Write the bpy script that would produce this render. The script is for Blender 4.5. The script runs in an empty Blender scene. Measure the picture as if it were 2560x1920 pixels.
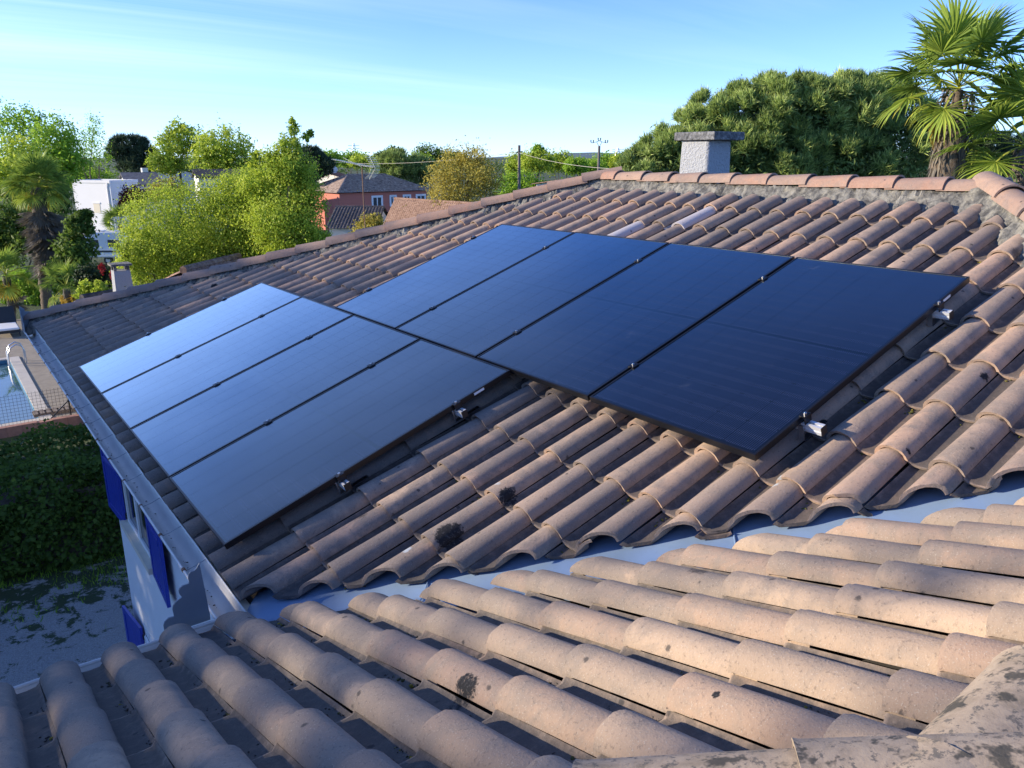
import bpy, bmesh, math, random
import numpy as np
from mathutils import Vector, Matrix, Euler, Quaternion
SEED = 7
rng = np.random.default_rng(SEED); random.seed(SEED)
scene = bpy.context.scene
COL = scene.collection
R = math.radians

# ------------------------------------------------------------------ camera
CAM = Vector((-1.009, -8.525, 1.984))
YAW, ELEV, FPX = R(36.585), R(-16.21), 1955.1
cam_d = bpy.data.cameras.new('camera'); cam = bpy.data.objects.new('camera', cam_d); COL.objects.link(cam)
cam.location = CAM; cam.rotation_euler = (R(90) + ELEV, 0, -YAW)
cam_d.sensor_width = 36; cam_d.lens = 36 * FPX / 2560; cam_d.clip_start = 0.05; cam_d.clip_end = 20000
scene.camera = cam

# ------------------------------------------------------------------ sky and sun
SUN_AZ, SUN_EL = R(-55), R(16)          # azimuth measured from +Y towards +X
sun_dir = Vector((math.sin(SUN_AZ) * math.cos(SUN_EL), math.cos(SUN_AZ) * math.cos(SUN_EL), math.sin(SUN_EL)))
world = bpy.data.worlds.new('World'); scene.world = world; world.use_nodes = True
wt = world.node_tree; wt.nodes.clear()
def wn(t, **k):
    n = wt.nodes.new(t)
    for a, b in k.items(): setattr(n, a, b)
    return n
sky = wn('ShaderNodeTexSky', sky_type='NISHITA', sun_disc=False)
sky.sun_elevation = SUN_EL; sky.sun_rotation = SUN_AZ; sky.altitude = 100; sky.air_density = 0.62; sky.dust_density = 0.12; sky.ozone_density = 5.0
tc = wn('ShaderNodeTexCoord'); sep = wn('ShaderNodeSeparateXYZ'); wt.links.new(tc.outputs['Generated'], sep.inputs[0])
def wmath(op, a, b=None, clamp=False):
    n = wn('ShaderNodeMath', operation=op, use_clamp=clamp)
    for i, v in enumerate((a, b)):
        if v is None: continue
        if isinstance(v, (int, float)): n.inputs[i].default_value = v
        else: wt.links.new(v, n.inputs[i])
    return n.outputs[0]
# high cirrus on a flat layer above: project the view direction on to a plane overhead
zc = wmath('MAXIMUM', sep.outputs[2], 0.02)
inv = wmath('DIVIDE', 1.0, wmath('ADD', zc, 0.06))
cx = wmath('MULTIPLY', sep.outputs[0], inv); cy = wmath('MULTIPLY', sep.outputs[1], inv)
comb = wn('ShaderNodeCombineXYZ'); wt.links.new(cx, comb.inputs[0]); wt.links.new(cy, comb.inputs[1])
mp = wn('ShaderNodeMapping'); mp.inputs['Rotation'].default_value = (0, 0, R(-32)); mp.inputs['Scale'].default_value = (0.10, 0.95, 1)
wt.links.new(comb.outputs[0], mp.inputs[0])
n1 = wn('ShaderNodeTexNoise'); n1.inputs['Scale'].default_value = 1.0; n1.inputs['Detail'].default_value = 9; n1.inputs['Roughness'].default_value = 0.62; n1.inputs['Distortion'].default_value = 0.5
wt.links.new(mp.outputs[0], n1.inputs['Vector'])
n2 = wn('ShaderNodeTexNoise'); n2.inputs['Scale'].default_value = 0.16; n2.inputs['Detail'].default_value = 3
wt.links.new(comb.outputs[0], n2.inputs['Vector'])
cl = wmath('MULTIPLY', wmath('MULTIPLY', wmath('SUBTRACT', n1.outputs[0], 0.44, True), 3.2, True), wmath('MULTIPLY', wmath('SUBTRACT', n2.outputs[0], 0.42, True), 4.5, True))
fade = wmath('MULTIPLY', wmath('SUBTRACT', sep.outputs[2], 0.02, True), 9.0, True)
v0 = (math.sin(R(-6)) * math.cos(R(17)), math.cos(R(-6)) * math.cos(R(17)), math.sin(R(17)))      # cirrus bank added to the north, whitening the panels' reflection
dp = wn('ShaderNodeVectorMath', operation='DOT_PRODUCT'); wt.links.new(tc.outputs['Generated'], dp.inputs[0]); dp.inputs[1].default_value = v0
bank = wmath('MULTIPLY', wmath('MULTIPLY', wmath('SUBTRACT', dp.outputs['Value'], 0.80, True), 6.0, True), wmath('MULTIPLY', wmath('SUBTRACT', n1.outputs[0], 0.30, True), 2.4, True))
cl = wmath('MAXIMUM', cl, bank)
clf = wmath('MULTIPLY', wmath('MULTIPLY', cl, fade), 0.36)
cmix = wn('ShaderNodeMix', data_type='RGBA'); cmix.inputs['B'].default_value = (6.0, 6.5, 6.8, 1)
wt.links.new(clf, cmix.inputs['Factor']); 
tint = wn('ShaderNodeMix', data_type='RGBA', blend_type='MULTIPLY'); tint.inputs['Factor'].default_value = 1; tint.inputs['B'].default_value = (0.74, 0.89, 1.15, 1)
wt.links.new(sky.outputs[0], tint.inputs['A']); 
# pale haze low over the whole horizon
hz = wn('ShaderNodeMix', data_type='RGBA'); hz.inputs['B'].default_value = (5.0, 5.3, 5.5, 1)
wt.links.new(wmath('MULTIPLY', wmath('POWER', wmath('SUBTRACT', 1.0, wmath('MAXIMUM', sep.outputs[2], 0.0)), 9.0), 0.36), hz.inputs['Factor'])
wt.links.new(tint.outputs['Result'], hz.inputs['A']); wt.links.new(hz.outputs['Result'], cmix.inputs['A'])
bg = wn('ShaderNodeBackground'); bg.inputs[1].default_value = 0.11
wt.links.new(cmix.outputs['Result'], bg.inputs[0])
wo = wn('ShaderNodeOutputWorld'); wt.links.new(bg.outputs[0], wo.inputs[0])
sd = bpy.data.lights.new('sun', 'SUN'); sd.energy = 2.9; sd.angle = R(0.6); sd.color = (1.0, 0.86, 0.67)
sun = bpy.data.objects.new('sun', sd); COL.objects.link(sun); sun.location = (-40, 30, 30)
sun.rotation_euler = sun_dir.to_track_quat('Z', 'Y').to_euler()
vs = scene.view_settings; vs.view_transform = 'Standard'; vs.look = 'None'; vs.gamma = 1; vs.use_curve_mapping = False; vs.exposure = 1.47
scene.cycles.max_bounces = 5; scene.cycles.diffuse_bounces = 3; scene.cycles.glossy_bounces = 3; scene.cycles.transparent_max_bounces = 6

# ------------------------------------------------------------------ pixel -> world helpers (photo is 2560 x 1920)
_fw = np.array([math.sin(YAW) * math.cos(ELEV), math.cos(YAW) * math.cos(ELEV), math.sin(ELEV)])
_rt = np.array([math.cos(YAW), -math.sin(YAW), 0.0]); _dn = np.cross(_fw, _rt)
GZ = -6.0                                   # ground level
def ray(px, py): return _fw + _rt * ((px - 1280) / FPX) + _dn * ((py - 960) / FPX)
def at(px, py, depth): return np.array(CAM) + ray(px, py) * depth
def on_z(px, py, z): d = ray(px, py); return np.array(CAM) + d * ((z - CAM.z) / d[2])
def on_x(px, py, x): d = ray(px, py); return np.array(CAM) + d * ((x - CAM.x) / d[0])
def on_y(px, py, y): d = ray(px, py); return np.array(CAM) + d * ((y - CAM.y) / d[1])
def pj(X):
    c = np.asarray(X, float) - np.array(CAM); z = c @ _fw
    return 1280 + FPX * (c @ _rt) / z, 960 + FPX * (c @ _dn) / z, z

# ------------------------------------------------------------------ object helpers
ROOT = {}
def link(o, parent=None):
    COL.objects.link(o)
    if parent is not None:
        o.parent = parent
        o.matrix_parent_inverse = ROOT[parent.name].inverted()
    ROOT[o.name] = Matrix.Identity(4)
    return o
def tag(o, label=None, cat=None, group=None, kind=None):
    if label: o['label'] = label
    if cat: o['category'] = cat
    if group: o['group'] = group
    if kind: o['kind'] = kind
    return o
def thing(name, label, cat, loc, group=None):
    o = bpy.data.objects.new(name, None); o.location = loc; o.empty_display_size = 0.2
    COL.objects.link(o); ROOT[o.name] = Matrix.Translation(Vector(loc))
    return tag(o, label, cat, group)
def mesh_np(name, V, F, mat=None, smooth=False, sharp=None, attrs=None):
    me = bpy.data.meshes.new(name)
    V = np.asarray(V, np.float32)
    if isinstance(F, np.ndarray):
        k = F.shape[1]; n = F.shape[0]
        me.vertices.add(len(V)); me.vertices.foreach_set('co', V.ravel())
        me.loops.add(n * k); me.loops.foreach_set('vertex_index', F.astype(np.int32).ravel())
        me.polygons.add(n); me.polygons.foreach_set('loop_start', np.arange(0, n * k, k, dtype=np.int32))
        me.polygons.foreach_set('loop_total', np.full(n, k, np.int32)); me.update(calc_edges=True)
    else:
        me.from_pydata([tuple(map(float, v)) for v in V], [], F); me.update()
    if attrs:
        for a, vals in attrs.items():
            at_ = me.attributes.new(a, 'FLOAT', 'POINT'); at_.data.foreach_set('value', np.asarray(vals, np.float32))
    if smooth:
        me.polygons.foreach_set('use_smooth', np.ones(len(me.polygons), bool))
        if sharp: me.set_sharp_from_angle(angle=R(sharp))
    if mat: me.materials.append(mat)
    return me
def obj(name, me, parent=None, M=None):
    o = bpy.data.objects.new(name, me)
    if M is not None: o.matrix_world = M
    link(o, parent)
    if M is not None: o.matrix_basis = M; ROOT[o.name] = M.copy()
    return o
class MB:
    """collects simple solids into one mesh"""
    def __init__(s): s.V = []; s.F = []
    def add(s, V, F):
        b = len(s.V); s.V += [tuple(v) for v in V]; s.F += [tuple(i + b for i in f) for f in F]; return s
    def box(s, lo, hi, fr=None):
        x0, y0, z0 = lo; x1, y1, z1 = hi
        V = [(x0, y0, z0), (x1, y0, z0), (x1, y1, z0), (x0, y1, z0), (x0, y0, z1), (x1, y0, z1), (x1, y1, z1), (x0, y1, z1)]
        if fr: V = [fr(*v) for v in V]
        return s.add(V, [(0, 3, 2, 1), (4, 5, 6, 7), (0, 1, 5, 4), (1, 2, 6, 5), (2, 3, 7, 6), (3, 0, 4, 7)])
    def tube(s, pts, r, n=8, cap=True):
        pts = [np.asarray(p, float) for p in pts]; m = len(pts)
        rr = r if hasattr(r, '__len__') else [r] * m
        rings = []; prev = None
        for i in range(m):
            t = pts[min(i + 1, m - 1)] - pts[max(i - 1, 0)]; t = t / (np.linalg.norm(t) + 1e-9)
            a = np.cross(t, [0, 0, 1.0]) if prev is None else prev - t * (prev @ t)
            if np.linalg.norm(a) < 1e-4: a = np.cross(t, [1.0, 0, 0])
            a = a / np.linalg.norm(a); b = np.cross(t, a); prev = a
            rings.append([pts[i] + rr[i] * (math.cos(2 * math.pi * k / n) * a + math.sin(2 * math.pi * k / n) * b) for k in range(n)])
        V = [v for rg in rings for v in rg]; F = []
        for i in range(m - 1):
            for k in range(n):
                F.append((i * n + k, i * n + (k + 1) % n, (i + 1) * n + (k + 1) % n, (i + 1) * n + k))
        if cap: F.append(tuple(range(n - 1, -1, -1))); F.append(tuple((m - 1) * n + k for k in range(n)))
        return s.add(V, F)
    def prism(s, poly, fr0, fr1):
        """poly list of 2D points; fr0/fr1 map (a,b) -> 3D for the two end faces"""
        n = len(poly)
        V = [fr0(*p) for p in poly] + [fr1(*p) for p in poly]
        F = [tuple(range(n - 1, -1, -1)), tuple(range(n, 2 * n))] + [(i, (i + 1) % n, n + (i + 1) % n, n + i) for i in range(n)]
        return s.add(V, F)
    def mesh(s, name, mat=None, smooth=False, sharp=40):
        return mesh_np(name, np.array(s.V), s.F, mat, smooth, sharp)
    def build(s, name, mat, parent=None, smooth=False, sharp=40):
        return obj(name, s.mesh(name, mat, smooth, sharp), parent)

# ------------------------------------------------------------------ materials
class NT:
    def __init__(s, name):
        s.m = bpy.data.materials.new(name); s.m.use_nodes = True; s.t = s.m.node_tree; s.t.nodes.clear()
        s.out = s.t.nodes.new('ShaderNodeOutputMaterial')
    def n(s, t, **k):
        nd = s.t.nodes.new(t)
        for a, b in k.items(): setattr(nd, a, b)
        return nd
    def l(s, a, b): s.t.links.new(a, b)
    def inp(s, nd, key, v):
        if v is None: return
        if hasattr(v, 'is_output') or isinstance(v, bpy.types.NodeSocket): s.l(v, nd.inputs[key])
        else: nd.inputs[key].default_value = v
    def math(s, op, a, b=None, c=None, clamp=False):
        nd = s.n('ShaderNodeMath', operation=op, use_clamp=clamp)
        s.inp(nd, 0, a); s.inp(nd, 1, b)
        if c is not None: s.inp(nd, 2, c)
        return nd.outputs[0]
    def pos(s): return s.n('ShaderNodeNewGeometry').outputs['Position']
    def noise(s, vec, scale, detail=4, rough=0.55, dist=0.0):
        nd = s.n('ShaderNodeTexNoise'); s.inp(nd, 'Vector', vec); nd.inputs['Scale'].default_value = scale
        nd.inputs['Detail'].default_value = detail; nd.inputs['Roughness'].default_value = rough; nd.inputs['Distortion'].default_value = dist
        return nd.outputs[0]
    def ramp(s, fac, stops, interp='LINEAR'):
        nd = s.n('ShaderNodeValToRGB'); s.inp(nd, 0, fac); cr = nd.color_ramp; cr.interpolation = interp
        while len(cr.elements) < len(stops): cr.elements.new(0.5)
        for e, (p, c) in zip(cr.elements, stops):
            e.position = p; e.color = (*c, 1) if len(c) == 3 else c
        return nd.outputs[0]
    def mix(s, f, a, b, blend='MIX'):
        nd = s.n('ShaderNodeMix', data_type='RGBA', blend_type=blend)
        s.inp(nd, 'Factor', f); s.inp(nd, 'A', (*a, 1) if isinstance(a, tuple) and len(a) == 3 else a); s.inp(nd, 'B', (*b, 1) if isinstance(b, tuple) and len(b) == 3 else b)
        return nd.outputs['Result']
    def step(s, x, lo, hi):
        nd = s.n('ShaderNodeMapRange', interpolation_type='SMOOTHSTEP'); s.inp(nd, 'Value', x)
        nd.inputs['From Min'].default_value = lo; nd.inputs['From Max'].default_value = hi
        return nd.outputs[0]
    def bump(s, h, strength=0.3, dist=0.01):
        nd = s.n('ShaderNodeBump'); s.inp(nd, 'Height', h); nd.inputs['Strength'].default_value = strength; nd.inputs['Distance'].default_value = dist
        return nd.outputs[0]
    def pbr(s, col, rough=0.8, normal=None, metal=0.0, spec=None, coat=None, **kw):
        nd = s.n('ShaderNodeBsdfPrincipled')
        s.inp(nd, 'Base Color', (*col, 1) if isinstance(col, tuple) and len(col) == 3 else col); s.inp(nd, 'Roughness', rough); s.inp(nd, 'Metallic', metal)
        if spec is not None: nd.inputs['Specular IOR Level'].default_value = spec
        if normal is not None: s.l(normal, nd.inputs['Normal'])
        for k, v in kw.items(): s.inp(nd, k.replace('_', ' '), v)
        return nd.outputs[0]
    def done(s, sh): s.l(sh, s.out.inputs[0]); return s.m
def plain(name, col, rough=0.7, metal=0.0, var=0.12, scale=6.0, bump=0.0, spec=None):
    t = NT(name); p = t.pos(); n = t.noise(p, scale, 5, 0.6)
    c = t.mix(n, tuple(max(0, x * (1 - var * 1.6)) for x in col), tuple(min(1, x * (1 + var * 1.6)) for x in col))
    nm = t.bump(t.noise(p, scale * 6, 4), bump, 0.02) if bump else None
    return t.done(t.pbr(c, rough, nm, metal, spec))

def spots(t, p, lst, noise):
    """min over spots of distance / radius (+ ragged edge)"""
    cur = None
    for (x, y, z, r) in lst:
        d = t.n('ShaderNodeVectorMath', operation='DISTANCE'); t.l(p, d.inputs[0]); d.inputs[1].default_value = (x, y, z)
        q = t.math('DIVIDE', d.outputs['Value'], r)
        cur = q if cur is None else t.math('MINIMUM', cur, q)
    return t.math('ADD', cur, t.math('MULTIPLY', t.math('SUBTRACT', noise, 0.5), 1.0))

M_BLACK = [(0.856, -5.496, .171, .085), (1.212, -5.516, .296, .07), (.726, -4.755, .126, .03), (1.1, -5.515, .257, .016), (2.261, -6.725, .661, .028), (2.406, -6.951, .712, .028),
           (2.511, -6.99, .748, .035), (3.107, -6.947, .956, .05), (3.511, -6.465, 1.097, .03), (4.373, -5.736, 1.398, .03), (4.352, -5.231, 1.391, .02), (4.722, -6.257, 1.52, .06), (.506, -3.237, .049, .03), (1.75, 1.3, .46, .05)]
M_WHITE = [(1.936, -6.573, .548, .026), (1.979, -6.568, .563, .02), (.664, -5.383, .104, .032), (1.226, -5.393, .3, .026), (1.38, -4.829, .354, .05), (.097, -4.53, -.093, .014), (4.085, -5.533, 1.297, .05), (2.54, -7.0, .755, .022), (3.13, -6.93, .97, .03)]
F_BLACK = [(-.011, -6.467, .367, .05), (.014, -6.857, .503, .075), (.286, -7.548, .744, .018), (.332, -7.545, .743, .015), (.238, -7.544, .742, .011), (.221, -7.619, .769, .028), (.287, -7.63, .773, .008), (1.578, -7.608, .765, .012), (.35, -7.928, .876, .014)]
F_WHITE = [(0.0, -6.84, .50, .02), (-.02, -6.46, .365, .012)]

def tile_material(name, cols, grey, greyamt, black, white, dirtcol, dirtamt):
    t = NT(name); p = t.pos()
    oi = t.n('ShaderNodeObjectInfo').outputs['Random']; ri = t.n('ShaderNodeNewGeometry').outputs['Random Per Island']
    rnd = t.math('FRACT', t.math('ADD', oi, ri))
    base = t.ramp(rnd, [(i / (len(cols) - 1), c) for i, c in enumerate(cols)])
    big = t.noise(p, 1.1, 3, 0.5); mid = t.noise(p, 9, 4, 0.65, 0.6); fine = t.noise(p, 75, 3, 0.7); speck = t.noise(p, 210, 1, 0.6)
    stretch = t.n('ShaderNodeMapping'); t.l(p, stretch.inputs[0]); stretch.inputs['Scale'].default_value = (1, 1, 1)
    zz = t.n('ShaderNodeSeparateXYZ'); t.l(p, zz.inputs[0])
    old = t.math('MULTIPLY', t.math('SUBTRACT', 1.0, t.step(zz.outputs[2], -0.25, 0.70)), 0.13)      # weathering and painted-in shade, both greyer towards the eaves
    g = t.math('MULTIPLY', t.step(t.math('ADD', old, t.math('ADD', t.math('MULTIPLY', big, 0.5), t.math('MULTIPLY', mid, 0.7))), 0.50, 0.76), greyamt)
    c = t.mix(g, base, grey)
    c = t.mix(t.math('MULTIPLY', t.math('SUBTRACT', mid, 0.35, None, True), 0.8), c, tuple(x * 1.35 for x in cols[0]))
    # fine grain: pits and pale grains
    c = t.mix(t.math('MULTIPLY', t.step(fine, 0.55, 0.72), 0.42), c, tuple(x * 0.42 for x in grey))
    c = t.mix(t.math('MULTIPLY', t.step(speck, 0.62, 0.75), 0.45), c, (0.50, 0.46, 0.40))
    # grime that collects in the channels and along the flanks
    at_ = t.n('ShaderNodeAttribute', attribute_name='dirt').outputs['Fac']
    dn = t.math('ADD', at_, t.math('MULTIPLY', t.math('SUBTRACT', t.noise(p, 22, 3, 0.7), 0.5), 0.75))
    c = t.mix(t.math('MULTIPLY', t.step(dn, 0.32, 0.95), dirtamt), c, dirtcol)
    # random small dark lichen dots
    vo = t.n('ShaderNodeTexVoronoi'); t.l(p, vo.inputs['Vector']); vo.inputs['Scale'].default_value = 7.5
    dots = t.math('ADD', vo.outputs['Distance'], t.math('MULTIPLY', t.math('SUBTRACT', fine, 0.5), 0.16))
    c = t.mix(t.math('MULTIPLY', t.math('SUBTRACT', 1.0, t.step(dots, 0.045, 0.10)), 0.75), c, (0.035, 0.035, 0.037))
    rag = t.noise(p, 55, 3, 0.7)
    v2 = t.n('ShaderNodeTexVoronoi'); t.l(p, v2.inputs['Vector']); v2.inputs['Scale'].default_value = 2.6
    pick = t.n('ShaderNodeSeparateXYZ'); t.l(v2.outputs['Color'], pick.inputs[0])
    pd = t.math('ADD', v2.outputs['Distance'], t.math('MULTIPLY', t.math('SUBTRACT', rag, 0.5), 0.22))
    pm = t.math('MULTIPLY', t.math('SUBTRACT', 1.0, t.step(pd, 0.07, 0.17)), t.step(pick.outputs[0], 0.45, 0.6))
    c = t.mix(t.math('MULTIPLY', pm, 0.8), c, t.mix(t.step(pick.outputs[1], 0.6, 0.7), (0.035, 0.034, 0.034), (0.24, 0.25, 0.24)))
    if white:
        c = t.mix(t.math('MULTIPLY', t.math('SUBTRACT', 1.0, t.step(spots(t, p, white, rag), 0.6, 1.0)), 0.85), c, (0.42, 0.47, 0.50))
    if black:
        c = t.mix(t.math('SUBTRACT', 1.0, t.step(spots(t, p, black, rag), 0.80, 1.02)), c, t.mix(t.step(fine, 0.5, 0.7), (0.02, 0.02, 0.022), (0.07, 0.068, 0.066)))
    h = t.math('ADD', t.math('MULTIPLY', fine, 0.6), t.math('MULTIPLY', speck, 0.25))
    return t.done(t.pbr(c, 0.86, t.bump(h, 0.55, 0.006), 0, 0.25))
MAT = {}
MAT['tile_main'] = tile_material('weathered_clay_tile', [(0.43, 0.31, 0.225), (0.31, 0.235, 0.19), (0.47, 0.34, 0.245), (0.27, 0.21, 0.175), (0.40, 0.29, 0.21), (0.50, 0.33, 0.23), (0.35, 0.255, 0.20)], (0.135, 0.127, 0.12), 0.92, M_BLACK, M_WHITE, (0.05, 0.048, 0.05), 0.8)
MAT['tile_front'] = tile_material('sandy_clay_tile', [(0.40, 0.295, 0.21), (0.29, 0.23, 0.18), (0.45, 0.335, 0.24), (0.26, 0.205, 0.165), (0.38, 0.27, 0.195), (0.34, 0.24, 0.18), (0.42, 0.325, 0.24)], (0.15, 0.14, 0.13), 0.85, F_BLACK, F_WHITE, (0.055, 0.052, 0.052), 0.8)
MAT['tile_pale'] = tile_material('pale_clay_tile', [(0.46, 0.42, 0.42), (0.50, 0.46, 0.46), (0.46, 0.42, 0.42)], (0.36, 0.38, 0.42), 0.6, [], [], (0.08, 0.08, 0.08), 0.5)
MAT['ridge_tile'] = tile_material('ridge_clay_tile', [(0.36, 0.235, 0.17), (0.32, 0.225, 0.18), (0.39, 0.265, 0.195), (0.37, 0.21, 0.15), (0.31, 0.225, 0.18)], (0.17, 0.155, 0.15), 0.7, [], [], (0.08, 0.07, 0.065), 0.5)
def mortar_material():
    t = NT('lichened_mortar'); p = t.pos()
    a = t.noise(p, 16, 6, 0.7, 0.4); b = t.noise(p, 4, 4, 0.6); f = t.noise(p, 70, 4, 0.7)
    c = t.ramp(t.math('ADD', t.math('MULTIPLY', a, 0.7), t.math('MULTIPLY', b, 0.35)), [(0.36, (0.035, 0.037, 0.04)), (0.47, (0.11, 0.11, 0.105)), (0.60, (0.27, 0.26, 0.225)), (0.75, (0.36, 0.35, 0.31))])
    return t.done(t.pbr(c, 0.95, t.bump(t.math('ADD', a, t.math('MULTIPLY', f, 0.5)), 1.0, 0.02)))
MAT['mortar'] = mortar_material()
def ridge_old_material():
    t = NT('old_lichened_ridge_tile'); p = t.pos()
    a = t.noise(p, 14, 6, 0.7, 0.5); b = t.noise(p, 42, 5, 0.7); f = t.noise(p, 150, 4, 0.7)
    c = t.ramp(a, [(0.3, (0.22, 0.18, 0.13)), (0.5, (0.35, 0.28, 0.21)), (0.7, (0.42, 0.34, 0.25))])
    c = t.mix(t.math('MULTIPLY', t.step(b, 0.54, 0.62), 0.75), c, (0.09, 0.09, 0.085))
    big = t.noise(p, 11, 4, 0.7, 0.15); c = t.mix(t.math('MULTIPLY', t.step(big, 0.55, 0.63), 0.85), c, (0.045, 0.047, 0.043))
    sp = [(0.47, -7.98, .93, .045), (.42, -7.99, .92, .03), (.36, -7.86, .9, .03), (.60, -8.0, .95, .02), (.52, -7.93, .95, .016)]
    c = t.mix(t.math('SUBTRACT', 1.0, t.step(spots(t, p, sp, b), 0.7, 1.05)), c, (0.03, 0.033, 0.03))
    return t.done(t.pbr(c, 0.92, t.bump(t.math('ADD', a, t.math('MULTIPLY', f, 0.5)), 0.3, 0.006), 0, 0.2))
MAT['ridge_old'] = ridge_old_material()
MAT['deck'] = plain('roof_underlay', (0.05, 0.045, 0.042), 0.9)
MAT['render'] = None
def render_wall(name, col, scale=60, bump=0.6, dist=0.012):
    t = NT(name); p = t.pos(); a = t.noise(p, scale, 3, 0.6); b = t.noise(p, 1.2, 4, 0.6)
    c = t.mix(t.math('MULTIPLY', b, 0.5), col, tuple(x * 0.86 for x in col))
    return t.done(t.pbr(c, 0.9, t.bump(a, bump, dist), 0, 0.2))
MAT['render'] = render_wall('white_roughcast', (0.78, 0.78, 0.77))
MAT['chimney'] = render_wall('grey_white_roughcast', (0.40, 0.42, 0.44), 42, 1.0, 0.03)
def zinc(name, col, rough):
    t = NT(name); p = t.pos(); a = t.noise(p, 5, 5, 0.6); b = t.noise(p, 30, 5, 0.7)
    c = t.mix(a, tuple(x * 0.8 for x in col), tuple(min(1, x * 1.15) for x in col))
    c = t.mix(t.math('MULTIPLY', t.step(b, 0.6, 0.75), 0.14), c, (0.15, 0.145, 0.14))
    return t.done(t.pbr(c, rough, t.bump(a, 0.1, 0.01), 0.25, 0.5))
MAT['zinc'] = zinc('painted_zinc', (0.66, 0.64, 0.60), 0.6)
MAT['zinc_dark'] = zinc('weathered_zinc', (0.22, 0.26, 0.30), 0.5)
MAT['flashing'] = zinc('valley_zinc', (0.28, 0.40, 0.58), 0.32)  # blue of the reflected sky is painted into the zinc colour
MAT['cream'] = plain('cream_fascia', (0.66, 0.60, 0.47), 0.7, var=0.08, scale=12)
MAT['white'] = plain('white_paint', (0.8, 0.8, 0.79), 0.5, var=0.03)
MAT['blue'] = plain('cobalt_shutter_paint', (0.02, 0.045, 0.36), 0.38, var=0.12, scale=9)
MAT['rust'] = plain('rusty_clip', (0.22, 0.12, 0.07), 0.8, var=0.3, scale=40)
MAT['alu'] = plain('aluminium', (0.82, 0.84, 0.86), 0.38, metal=0.55, var=0.05, scale=60)
MAT['black_plastic'] = plain('black_cap', (0.012, 0.012, 0.014), 0.45, var=0.1)
MAT['anodised'] = plain('black_anodised_frame', (0.022, 0.023, 0.028), 0.32, metal=0.6, var=0.06, scale=30)
MAT['steel'] = plain('bolt_steel', (0.55, 0.56, 0.58), 0.3, metal=1.0, var=0.05)
MAT['label'] = plain('white_sticker', (0.8, 0.8, 0.8), 0.5, var=0.02)
def cell_material(name, busbars):
    t = NT(name); p = t.pos()
    tcn = t.n('ShaderNodeTexCoord').outputs['Object']; s = t.n('ShaderNodeSeparateXYZ'); t.l(tcn, s.inputs[0])
    c = (0.003, 0.006, 0.018) if busbars else (0.0025, 0.004, 0.008)
    if busbars:
        fv = t.math('ABSOLUTE', t.math('SUBTRACT', t.math('FRACT', t.math('MULTIPLY', s.outputs[1], 1 / 0.0112)), 0.5))   # ribbons along the slope
        line = t.math('SUBTRACT', 1.0, t.step(fv, 0.03, 0.14))
        au = t.math('ABSOLUTE', s.outputs[0])
        ends = t.step(au, 0.026, 0.040)
        k = t.math('MULTIPLY', line, t.math('ADD', 0.22, t.math('MULTIPLY', ends, 0.30)))
        c = t.mix(k, c, (0.085, 0.11, 0.21))
    dust = t.noise(p, 1.3, 4, 0.6); smear = t.noise(p, 5.5, 5, 0.7, 1.0)
    c2 = t.mix(t.math('ADD', 0.005, t.math('MULTIPLY', t.step(smear, 0.63, 0.75), 0.05)), c, (0.45, 0.5, 0.58))
    # dark cell under textured anti-reflective glass: weak mirror face on, strong at grazing angles
    lw = t.n('ShaderNodeLayerWeight'); lw.inputs['Blend'].default_value = 0.5
    fac = t.math('MULTIPLY', t.math('POWER', lw.outputs['Facing'], 4.4), 2.9, None, True)
    fac = t.math('ADD', 0.012, t.math('MULTIPLY', fac, t.math('ADD', 0.82, t.math('MULTIPLY', dust, 0.3))))
    df = t.n('ShaderNodeBsdfDiffuse'); t.l(c2, df.inputs[0])
    gl = t.n('ShaderNodeBsdfGlossy'); gl.inputs['Color'].default_value = (0.78, 0.93, 1.0, 1); t.l(t.math('ADD', 0.11, t.math('MULTIPLY', dust, 0.12)), gl.inputs['Roughness'])
    mx = t.n('ShaderNodeMixShader'); t.l(fac, mx.inputs[0]); t.l(df.outputs[0], mx.inputs[1]); t.l(gl.outputs[0], mx.inputs[2])
    return t.done(mx.outputs[0])
MAT['cell'] = cell_material('solar_cell', True)
MAT['laminate'] = cell_material('panel_backsheet', False)

# ================================================================== the house the camera looks over
PIT = R(19.2255); CP, SP_ = math.cos(PIT), math.sin(PIT)
XE, ZE, YF = -0.0208, -0.2138, -5.03           # eave line of the main slope, its height, eave line of the front slope
PAN, COLW, EXPO, TLEN = -0.195, 0.2425, 0.4275, 0.50
TAN = math.tan(PIT)
def MW(u, v, n): return (u * CP - n * SP_, v, u * SP_ + n * CP)                    # main slope, climbs towards +X
def FW(u, v, n): x = u * CP - n * SP_; return (v, YF + XE - x, u * SP_ + n * CP)   # front slope, climbs towards -Y
M_MAT = Matrix(((CP, 0, -SP_, 0), (0, 1, 0, 0), (SP_, 0, CP, 0), (0, 0, 0, 1)))
F_MAT = Matrix(((0, 1, 0, 0), (-CP, 0, SP_, YF + XE), (SP_, 0, CP, 0), (0, 0, 0, 1)))
HIPF = 3.62                      # X+Y of the far hip
RX = 5.35                        # main ridge
HIPN = RX + 5.86                 # X-Y of the near hip
FRY = -8.13                      # front ridge
house = thing('house', 'white house with clay barrel tile roofs, zinc gutters and solar panels on its slope', 'house', (4.0, -3.0, GZ))

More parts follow.
